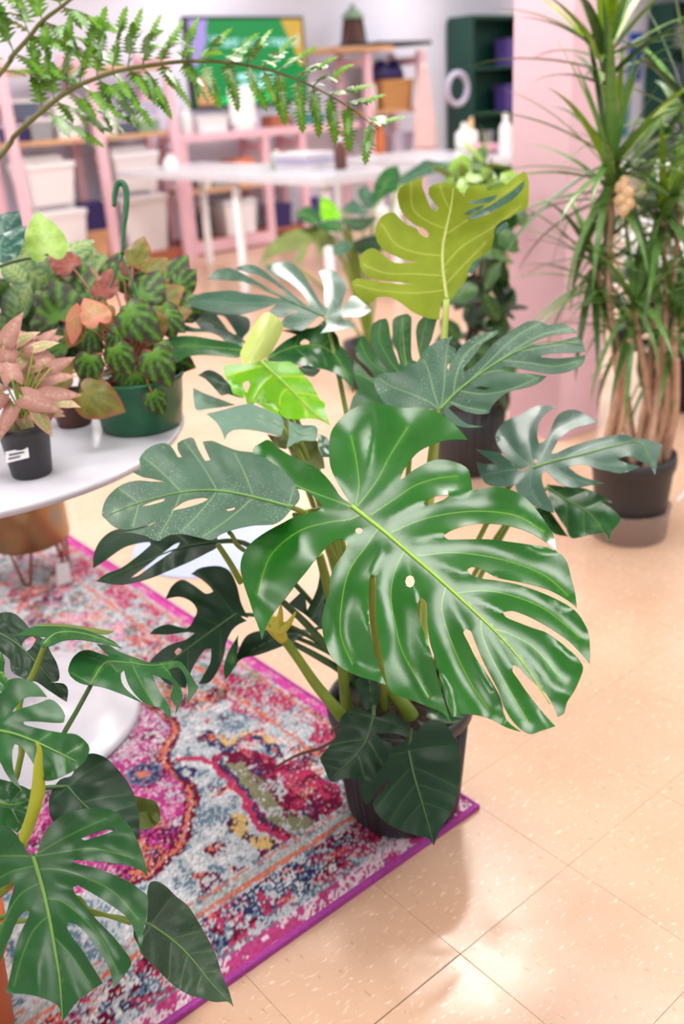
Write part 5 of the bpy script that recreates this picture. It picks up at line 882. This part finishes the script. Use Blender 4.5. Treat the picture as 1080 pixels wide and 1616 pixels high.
for a in (('begonia', 200, 490, -0.12, 70, -38), ('begonia', 181, 548, -0.15, 52, -62), ('begonia', 240, 556, -0.14, 62, -60), ('begonia', 142, 562, -0.12, 50, -100), ('begonia_olive', 130, 618, -0.12, 72, -22), ('begonia', 120, 478, 0.05, 72, 85), ('begonia', 95, 505, 0.02, 80, 95), ('begonia_pink', 157, 508, -0.10, 52, 120), ('begonia_red', 160, 465, 0.0, 50, 80),
          ('begonia', 222, 470, 0.04, 60, 60), ('begonia_olive', 232, 430, 0.08, 42, 45), ('begonia', 196, 440, 0.10, 50, 100), ('begonia_olive', 250, 500, 0.06, 55, 20), ('begonia', 262, 560, 0.05, 50, -20), ('begonia_red', 185, 520, 0.05, 50, -70), ('begonia', 150, 600, 0.02, 55, -110), ('begonia', 215, 590, -0.05, 45, -80), ('begonia_olive', 260, 470, 0.12, 46, 60), ('begonia_red', 175, 600, 0.03, 50, -60), ('begonia', 240, 620, -0.06, 40, -60), ('begonia_olive', 110, 590, 0.03, 60, 180), ('begonia', 105, 545, 0.06, 60, 160), ('begonia_red', 205, 430, 0.1, 34, 110)):
    bl(*a, tilt=(random.uniform(-0.3, 0.3), random.uniform(0.1, 0.5)))
for i in range(26):
    px = random.uniform(85, 285); py = random.uniform(415, 560)
    bl(random.choice(('begonia', 'begonia', 'begonia', 'begonia_olive', 'begonia_red')), px, py, random.uniform(0.03, 0.16), random.uniform(42, 66), math.degrees(math.atan2(520-py, px-195))+random.uniform(-40, 40), tilt=(random.uniform(-0.5, 0.5), random.uniform(0.0, 0.6)))
for i in range(18):
    px = random.uniform(120, 265); py = random.uniform(480, 590)
    bl(random.choice(('begonia', 'begonia', 'begonia', 'begonia_olive')), px, py, random.uniform(-0.08, 0.03), random.uniform(40, 58), random.uniform(-140, -30), tilt=(random.uniform(-0.4, 0.4), random.uniform(0.1, 0.6)))
leaf_px(beg, T['pink_lance'], 122, 478, zb-0.1, 66, -98, 0.0, (0.2, 0.1), wide=1.1)
# pink syngonium in the small black pot
SP = np.array([0.634, 1.745, TT]); syn = thing('potted_syngonium', SP, 'small pink-leaved plant in a little black pot with white sticker', 'plant')
plain_pot(syn, SP, 0.039, 0.049, 0.105, 'pot_black')
zs_ = depth(SP)-0.068; tgq = [at(x, y, zs_+0.001) for x, y in ((8, 713), (44, 706), (46, 722), (10, 731))]
def tagmesh(P, t=0.0012):
    P = [np.array(p) for p in P]; return [tuple(p) for p in P]+[tuple(p+FW*t) for p in P], [(0, 1, 2, 3), (7, 6, 5, 4), (0, 4, 5, 1), (1, 5, 6, 2), (2, 6, 7, 3), (3, 7, 4, 0)]
tgo = part('price_sticker', tagmesh(tgq), 'paper', syn, label='white paper price sticker')
for (x0, y0, x1, y1) in ((14, 717, 38, 712), (13, 723, 32, 719)):
    part('print_line', tagmesh([at(x, y, zs_-0.0006) for x, y in ((x0, y0), (x1, y1), (x1, y1+2.5), (x0, y0+2.5))], 0.0004), 'ink', tgo)
sz = depth(SP+np.array([0, 0, 0.16])); STP = SP+np.array([0, 0, 0.09])
for (px, py, s, ang, k) in ((20, 600, 62, 105, 0), (40, 590, 70, 150, 0), (35, 625, 66, -20, 0), (10, 570, 56, 80, 0), (60, 600, 60, 20, 0), (20, 640, 60, -120, 0), (45, 640, 58, -15, 1), (15, 655, 56, -80, 1), (55, 560, 50, 120, 0), (50, 545, 52, 25, 0), (5, 620, 60, 170, 0), (30, 575, 44, 60, 1), (65, 625, 60, 5, 0), (35, 660, 44, -60, 1), (5, 545, 60, 60, 0), (0, 590, 60, 140, 0), (25, 540, 40, 30, 1), (58, 650, 46, -60, 1))+tuple((random.uniform(-5, 80), random.uniform(530, 650), random.uniform(34, 50), random.uniform(0, 360), int(random.random() < 0.4)) for _ in range(16)):
    d = sz-0.02+random.uniform(-0.05, 0.04); leaf_px(syn, T['syngonium_green' if k else 'syngonium'], px, py, d, s, ang, random.uniform(-0.2, 0.3), (random.uniform(-0.4, 0.4), random.uniform(0, 0.6)))
    p = at(px, py, d); part('petiole', tube([STP+RT*random.uniform(-0.02, 0.02), (STP+p)/2+np.array([0, 0, 0.02]), p], [0.002, 0.0014], 6, 8), 'petiole_pale', syn, True)
# dark variegated foliage plants behind
def table_pot(name, base, r, h, m, label): t_ = thing(name, base, label, 'plant'); plain_pot(t_, base, r*0.85, r, h, m); return t_
def clamp(p, r=0.40):
    d = p[:2]-TC; l = np.linalg.norm(d); return np.array([*(TC+d*min(1, r/l)), TT])
cb = clamp(gz(70, 640, TZ)); cal = table_pot('potted_calathea', cb, 0.055, 0.11, 'brown_pot', 'dark striped-leaf calathea in a brown pot behind the pink-leaved plant')
zc_ = depth(cb+np.array([0, 0, 0.25]))
for i in range(34):
    px = random.uniform(-20, 110); py = random.uniform(410, 560); k = 'variegated' if (py < 450 and px > 40) or random.random() < 0.1 else 'calathea'
    leaf_px(cal, T[k], px, py, zc_+random.uniform(-0.06, 0.12), random.uniform(58, 92), random.choice((random.uniform(20, 160), random.uniform(-150, -20))), random.uniform(-0.2, 0.3), (random.uniform(-0.6, 0.6), random.uniform(-0.1, 0.7)), wide=1.25)
for i in range(12): px = random.uniform(10, 100); p = at(px, random.uniform(450, 560), zc_); part('petiole', tube([cb+np.array([0, 0, 0.1]), (cb+p)/2+np.array([0, 0, 0.09]), p], 0.0022, 6, 8), 'petiole_dark', cal, True)
for (px, py, s, a) in ((90, 425, 46, 100), (100, 420, 46, 60), (75, 430, 50, 120), (60, 440, 50, 80), (140, 420, 44, 90), (150, 430, 40, 70), (190, 432, 40, 100), (195, 425, 40, 50)):
    leaf_px(cal, T['variegated'], px, py, zc_+0.1, s, a, 0.2, (random.uniform(-0.5, 0.5), 0.4), wide=1.3)
pb_ = clamp(gz(-52, 690, TZ), 0.42); phi = table_pot('potted_philodendron', pb_, 0.075, 0.31, 'pot_black', 'tall plant with one pale lime leaf in a black pot at the left edge')
zp = depth(pb_+np.array([0, 0, 0.4]))
leaf_px(phi, T['philodendron'], 76, 402, zp, 80, 106, 0.1, (0.2, 0.2), wide=0.85); leaf_px(phi, T['anthurium'], -6, 400, zp-0.05, 66, 52, 0.1, (-0.3, 0.3), wide=0.9); leaf_px(phi, T['anthurium'], 2, 372, zp+0.02, 52, 60, 0.2, (0.5, 0.1)); leaf_px(phi, T['philodendron'], 20, 396, zp+0.06, 40, 80, 0.2, (0.3, 0.3), wide=0.8)
for (px, py, d) in ((76, 402, 0), (-6, 400, -0.05), (2, 372, 0.02), (20, 396, 0.06)): p = at(px, py, zp+d); part('petiole', tube([pb_+np.array([0, 0, 0.27]), (pb_+np.array([0, 0, 0.27])+p)/2+np.array([0, 0, 0.03]), p], [0.004, 0.0025], 6, 10), 'petiole_dark', phi, True)
qb = gz(112, 678, TZ)+np.array([0.63, 0.78, 0])*0.04; qb[2] = TT; bp_ = thing('small_pot', qb, 'dark brown empty plant pot beside the green hanging pot', 'pot'); plain_pot(bp_, qb, 0.038, 0.046, 0.075, 'brown_pot')
rb_ = clamp(gz(291, 652, TZ), 0.452); rp_ = thing('small_pot', rb_, 'tiny terracotta pot with a dry brown stub at the right table edge', 'pot'); plain_pot(rp_, rb_, 0.017, 0.022, 0.045, 'terracotta'); part('stub', tube([rb_+np.array([0, 0, 0.04]), rb_+np.array([0.002, 0.0, 0.09]), rb_+np.array([-0.004, 0, 0.135])], [0.012, 0.013, 0.004], 8), 'root_brown', rp_, True)

# =================================================================== FERN ARCHING ACROSS THE TOP
FB = np.array([*(TC+np.array([-0.25, 0.16])), TT]); fern = thing('potted_fern', FB, 'feathery plant with a long arching frond across the top of the picture', 'plant')
plain_pot(fern, FB, 0.07, 0.085, 0.15, 'pot_black'); FS = FB+np.array([0, 0, 0.13])
main_px = [(0, 246), (24, 213), (67, 175), (95, 153), (124, 135), (167, 118), (200, 109), (238, 103), (290, 97), (340, 97), (390, 103), (430, 112), (470, 126), (510, 145), (555, 172), (598, 205)]
mz = np.linspace(2.12, 1.98, len(main_px)); MP = [at(x, y, z_) for (x, y), z_ in zip(main_px, mz)]
sec_px = [(0, 117), (18, 90), (45, 60), (65, 35), (95, 12), (125, -12), (160, -40)]; SZ = np.linspace(2.06, 2.0, len(sec_px)); SPp = [at(x, y, z_) for (x, y), z_ in zip(sec_px, SZ)]
mat('rachis', (98, 98, 42), 0.5, var=0.2)
fr1 = part('frond', tube([FS, (FS+MP[0])/2+np.array([0, 0, 0.03])]+MP, [0.006, 0.0055, 0.0045, 0.004, 0.0028, 0.0012], 8, 90), 'rachis', fern, True)
fr2 = part('frond', tube([FS+np.array([0.01, 0, 0]), (FS+SPp[0])/2+np.array([-0.02, 0, 0.05])]+SPp, [0.006, 0.005, 0.0042, 0.003], 8, 60), 'rachis', fern, True)
def pinnae(fr, path_px, zz, t_list, lens, per, upbias):
    P = smooth_path(np.array([(x, y, z_*100) for (x, y), z_ in zip(path_px, zz)]), 120)
    for t, ln in zip(t_list, lens):
        i = int(t*118); p = P[i]; tg = P[i+1]-P[max(i-1, 0)]; tg = np.array([tg[0], -tg[1]]); tg /= np.linalg.norm(tg)
        for s in (1, -1):
            a = math.degrees(math.atan2(tg[1], tg[0]))+s*random.uniform(46, 66); L_ = ln*(1.0 if s == upbias else 0.8)
            z0 = p[2]/100; base = at(p[0], p[1], z0); dr = scr(a, -s*0.5*random.uniform(0.4, 1.2)); dr /= np.linalg.norm(dr)
            end = base+dr*L_*z0/FPX+np.array([0, 0, -0.012]); midp = (base+end)/2+np.array([0, 0, 0.006])
            part('pinna_stalk', tube([base, midp, end], [0.0016, 0.0006], 5, 6), 'rachis', fr, True)
            for k in range(per):
                u = (k+0.6)/per; q = base*(1-u)+end*u+np.array([0, 0, 0.006*4*u*(1-u)])
                side = 1 if k % 2 else -1; ca = math.radians(side*52); dirn = dr*math.cos(ca)+np.cross(dr, [0, 0, 1.0])*math.sin(ca)*1.0+np.array([0, 0, random.uniform(-0.5, 0.15)])
                put_leaf(fr, T['fern_pale' if random.random() < 0.42 else 'fern_leaf'], q, dirn, np.array([random.uniform(-0.6, 0.6), random.uniform(-0.6, 0.6), 1.0])-FW*0.5, (0.058-0.02*u)*(0.7+0.4*ln/80), 'leaflet', wide=1.7)
            put_leaf(fr, T['fern_leaf'], end, dr, np.array([0, 0, 1.0])-FW*0.6, 0.05, 'leaflet', wide=1.7)
pinnae(fr1, main_px, mz, np.linspace(0.14, 0.985, 20), [84, 86, 84, 82, 78, 72, 64, 56, 46, 42, 40, 38, 38, 40, 42, 42, 40, 36, 28, 20], 5, 1)
pinnae(fr2, sec_px, SZ, (0.05, 0.2, 0.36, 0.52, 0.68), [80, 86, 86, 80, 70], 6, -1)

# =================================================================== DRACAENA ON THE RIGHT
DP = np.array([2.548, 1.640, 0.0005]); dr_ = thing('potted_dracaena', DP, 'tall spiky dracaena with bare canes in a black pot on the right', 'plant')
part('pot', lathe(DP, [(0.10, 0.003), (0.108, 0.008), (0.120, 0.14), (0.129, 0.235), (0.135, 0.24), (0.137, 0.262), (0.134, 0.285), (0.129, 0.286), (0.126, 0.25)], 64), 'pot_black', dr_, True)
v, f = lathe(DP+np.array([0, 0, 0.25]), [(0.125, 0), (0.07, 0.008), (0.004, 0.01)], 32); part('soil', (v, f), 'soil', dr_, True)
part('saucer', lathe(DP, [(0.112, 0), (0.122, 0.002), (0.131, 0.10), (0.134, 0.105), (0.130, 0.105), (0.119, 0.004)], 64, cap=False), 'saucer_clear', dr_, True, label='clear plastic liner around the pot foot')
tgd = depth(DP)-0.16; part('plant_label', tagmesh([at(x, y, tgd) for x, y in ((1068, 786), (1082, 772), (1084, 778), (1071, 792))]), 'paper', dr_, label='white plastic plant label')
def strap(name, elev, L_=1.0, w=0.038, sag=0.5, n=9, m='drac'):
    """arching ribbon leaf of length 1, leaving the origin towards +X at an elevation and bending down"""
    v = []; f = []; p = np.array([0.0, 0.0]); a = math.radians(elev)
    for i in range(n+1):
        t_ = i/n; ww = w*min(1, 0.55+t_*2.2)*(1-t_**2.2)+0.0008
        v += [(p[0], -ww, p[1]+ww*0.35), (p[0], 0, p[1]), (p[0], ww, p[1]+ww*0.35)]
        a -= sag/n*(0.4+1.2*t_); p = p+np.array([math.cos(a), math.sin(a)])/n
    for i in range(n):
        for k in (0, 1): b_ = i*3+k; f.append((b_, b_+1, b_+4, b_+3))
    me = bpy.data.meshes.new(name); me.from_pydata(v, [], f); me.update(); me.polygons.foreach_set('use_smooth', [True]*len(me.polygons)); me.materials.append(MATS[m])
    for nm in ('vein', 'rim'): me.attributes.new(nm, 'FLOAT', 'POINT')
    return me
ST = {}
for e in (82, 68, 52, 35, 18, 0, -20, -45): 
    for m in ('drac', 'drac_lime', 'drac_dark'): ST[(e, m)] = strap('strap_leaf', e, sag=0.25 if e > 60 else (0.6 if e > 10 else 0.75), m=m)
def rosette(px, py, z, n, L_, emin, emax, lime):
    c = at(px, py, z)-rootloc(dr_); es = [e for e in (82, 68, 52, 35, 18, 0, -20, -45) if emin <= e <= emax]
    for i in range(n):
        e = es[int((i+random.random())/n*len(es)) % len(es)]; az = i*2.39996+random.uniform(-0.25, 0.25)
        m = 'drac_lime' if (e > 45 and random.random() < lime) else ('drac_dark' if random.random() < 0.28 else 'drac')
        o = bpy.data.objects.new('leaf', ST[(e, m)]); COL.objects.link(o); o.parent = dr_; s = L_*random.uniform(0.75, 1.12)
        o.location = (c[0], c[1], c[2]+random.uniform(-0.10, 0.03)*(1 if e < 50 else 0.3)); o.rotation_euler = (0, 0, az); o.scale = (s, s, s)
CR = [(966, 262, 2.83, 52, 0.44, -45, 82, 0.6), (955, 92, 2.80, 40, 0.42, 18, 82, 0.8), (1048, 330, 2.95, 40, 0.40, -45, 68, 0.3), (1086, 170, 2.90, 36, 0.42, -45, 82, 0.3), (1000, 480, 2.92, 34, 0.34, -45, 68, 0.2), (1068, 500, 3.0, 34, 0.34, -45, 68, 0.2), (940, 420, 2.98, 30, 0.34, -45, 52, 0.1), (1030, 420, 3.02, 28, 0.34, -45, 52, 0.1)]
DS = DP+np.array([0, 0, 0.25])
for k, c in enumerate(CR):
    rosette(*c); p1 = at(c[0], c[1], c[2])
    b0 = DS+np.array([random.uniform(-0.08, 0.08), random.uniform(-0.08, 0.08), 0])
    if k == 1: b0 = at(966, 262, 2.83)
    mid = b0*0.5+p1*0.5+np.array([random.uniform(-0.04, 0.04), random.uniform(-0.04, 0.04), 0])
    part('cane', tube([b0, mid, p1], [0.012, 0.010, 0.008] if k != 1 else [0.009, 0.008], 8, 16), 'cane', dr_, True)
for k in range(7):
    b0 = DS+np.array([random.uniform(-0.09, 0.09), random.uniform(-0.09, 0.09), 0]); p1 = b0+np.array([random.uniform(-0.06, 0.06), random.uniform(-0.06, 0.06), random.uniform(0.25, 0.5)])
    part('cane', tube([b0, (b0+p1)/2+np.array([0.01, -0.01, 0]), p1], [0.011, 0.009], 8, 10), 'cane', dr_, True)
v = []; f = []
for (x, y, r) in ((981, 296, 11), (990, 305, 12), (979, 316, 10), (992, 322, 11), (984, 332, 10), (986, 285, 8)):
    c = at(x, y, 2.76); s_, q_ = lathe(c, [(0.3*r, -0.95*r), (0.8*r, -0.6*r), (r, 0), (0.8*r, 0.6*r), (0.3*r, 0.95*r)], 10); sc_ = 2.76/FPX
    s_ = [tuple(c+(np.array(p)-c)*sc_) for p in s_]; n0 = len(v); v += s_; f += [tuple(i+n0 for i in q) for q in q_]
part('seed_cluster', (v, f), 'tan_bud', dr_, True, label='tan knobbly seed cluster on the cane')

# =================================================================== OTHER PLANTS FARTHER BACK
BM = gz(585, 610); BM[2] = 0.0005; bmn = thing('potted_monstera', BM, 'smaller monstera farther back, in front of the white work table', 'plant'); plain_pot(bmn, BM, 0.11, 0.13, 0.24, 'pot_black')
BS = BM+np.array([0, 0, 0.2]); bz = depth(BM+np.array([0, 0, 0.7]))
for out, md_, dz, m in (
 ([(38, 602), (60, 530), (110, 470), (170, 430), (250, 405), (330, 400), (400, 420), (442, 460), (430, 500), (385, 500), (350, 575), (330, 490), (300, 490), (260, 585), (218, 592), (240, 520), (190, 530), (140, 540), (90, 565)], [(440, 460), (300, 440), (150, 480), (50, 590)], 0.0, 'leaf_olive'),
 ([(228, 322), (290, 288), (330, 310), (352, 350), (330, 392), (270, 370)], [(340, 380), (290, 340), (235, 325)], 0.05, 'leaf_mid'), ([(360, 238), (400, 250), (440, 290), (472, 350), (430, 362), (380, 372), (354, 330)], [(440, 362), (400, 310), (365, 245)], 0.1, 'leaf_bright'),
 ([(338, 392), (400, 358), (482, 370), (460, 422), (380, 416)], [(470, 400), (400, 390), (345, 395)], -0.05, 'leaf_mid'), ([(470, 350), (560, 350), (662, 345), (620, 392), (560, 422), (500, 400)], [(480, 360), (560, 385), (650, 350)], -0.05, 'leaf_dark'),
 ([(465, 312), (530, 248), (580, 290), (622, 332), (560, 332), (500, 326)], [(480, 315), (540, 300), (610, 330)], 0.1, 'leaf_silver'), ([(556, 205), (600, 178), (642, 230), (642, 292), (600, 302), (570, 260)], [(575, 290), (600, 240), (600, 190)], 0.2, 'leaf_silver'),
 ([(648, 160), (700, 92), (770, 70), (784, 140), (762, 205), (700, 235), (650, 292), (638, 210)], [(650, 280), (700, 180), (760, 85)], 0.2, 'leaf_mid'), ([(778, 140), (870, 72), (920, 40), (985, 52), (1078, 48), (1030, 92), (930, 122), (850, 152), (790, 185)], [(790, 170), (900, 105), (1060, 55)], 0.25, 'leaf_silver'),
 ([(425, 500), (500, 470), (532, 500), (500, 532), (428, 555)], [(435, 545), (480, 505), (525, 490)], -0.1, 'leaf_silver'), ([(528, 480), (600, 450), (680, 440), (700, 500), (640, 540), (560, 540)], [(540, 500), (620, 490), (690, 480)], 0.0, 'leaf_dark'), ([(60, 605), (120, 585), (200, 590), (270, 660), (240, 690), (150, 680), (90, 640)], [(80, 600), (170, 630), (260, 680)], -0.15, 'leaf_silver')):
    o, base = traced_leaf(bmn, m, ZE(out), ZE(md_), bz+dz, b=-1.0, step=7, rib_r=0.002, nv=4, cup=0.2, ribs=0.01)
    petiole(bmn, BS, base, 0.008, 0.005, 'petiole_green', 0.1)
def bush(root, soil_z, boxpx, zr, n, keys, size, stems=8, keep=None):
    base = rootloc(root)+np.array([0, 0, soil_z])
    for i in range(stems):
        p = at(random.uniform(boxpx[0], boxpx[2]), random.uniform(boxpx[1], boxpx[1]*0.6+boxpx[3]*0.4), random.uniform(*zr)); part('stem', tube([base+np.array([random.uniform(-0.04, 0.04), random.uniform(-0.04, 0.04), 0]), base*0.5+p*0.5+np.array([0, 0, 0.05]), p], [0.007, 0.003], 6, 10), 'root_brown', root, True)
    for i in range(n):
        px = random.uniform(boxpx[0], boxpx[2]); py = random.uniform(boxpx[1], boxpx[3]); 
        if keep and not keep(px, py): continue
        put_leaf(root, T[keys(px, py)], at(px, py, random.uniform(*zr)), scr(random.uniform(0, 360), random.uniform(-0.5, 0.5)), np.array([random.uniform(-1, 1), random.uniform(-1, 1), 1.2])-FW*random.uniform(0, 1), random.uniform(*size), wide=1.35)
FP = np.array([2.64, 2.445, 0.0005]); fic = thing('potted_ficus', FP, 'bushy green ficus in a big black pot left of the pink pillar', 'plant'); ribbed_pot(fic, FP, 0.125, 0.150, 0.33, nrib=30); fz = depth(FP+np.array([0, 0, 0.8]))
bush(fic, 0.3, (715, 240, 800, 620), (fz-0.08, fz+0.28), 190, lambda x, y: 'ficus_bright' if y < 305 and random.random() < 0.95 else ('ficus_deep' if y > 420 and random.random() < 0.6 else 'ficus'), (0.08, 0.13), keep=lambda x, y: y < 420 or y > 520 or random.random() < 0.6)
WP = gz(1085, 640); WP[2] = 0.0005; wfl = thing('leafy_shrub', WP, 'leafy shrub behind the dracaena with white flecks added for blurred highlights', 'plant'); plain_pot(wfl, WP, 0.12, 0.14, 0.26, 'dark'); wz = depth(WP+np.array([0, 0, 0.8]))
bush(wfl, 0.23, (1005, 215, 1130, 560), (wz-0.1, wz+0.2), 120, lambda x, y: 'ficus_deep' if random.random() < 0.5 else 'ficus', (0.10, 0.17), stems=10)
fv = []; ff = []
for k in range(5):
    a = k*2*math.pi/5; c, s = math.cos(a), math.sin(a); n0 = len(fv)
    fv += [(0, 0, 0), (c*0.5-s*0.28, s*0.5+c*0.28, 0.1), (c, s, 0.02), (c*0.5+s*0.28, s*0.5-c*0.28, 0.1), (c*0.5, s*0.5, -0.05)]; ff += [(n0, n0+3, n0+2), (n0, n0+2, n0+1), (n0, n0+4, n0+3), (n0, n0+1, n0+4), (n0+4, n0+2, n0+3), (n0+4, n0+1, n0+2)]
fme = bpy.data.meshes.new('highlight_fleck'); fme.from_pydata(fv, [], ff); fme.update(); fme.materials.append(MATS['highlight_white'])  # small white petal shapes added as solid stand-ins for blurred bright highlights
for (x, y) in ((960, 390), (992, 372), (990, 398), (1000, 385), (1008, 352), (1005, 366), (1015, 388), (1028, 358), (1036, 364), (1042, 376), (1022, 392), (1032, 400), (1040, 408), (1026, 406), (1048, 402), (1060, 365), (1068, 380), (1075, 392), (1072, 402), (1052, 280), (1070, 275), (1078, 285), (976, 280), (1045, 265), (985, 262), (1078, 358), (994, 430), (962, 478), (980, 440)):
    put_leaf(wfl, fme, at(x, y, wz-0.30), scr(random.uniform(0, 360)), -FW+UP*0.2, random.uniform(0.032, 0.05), 'highlight_fleck')
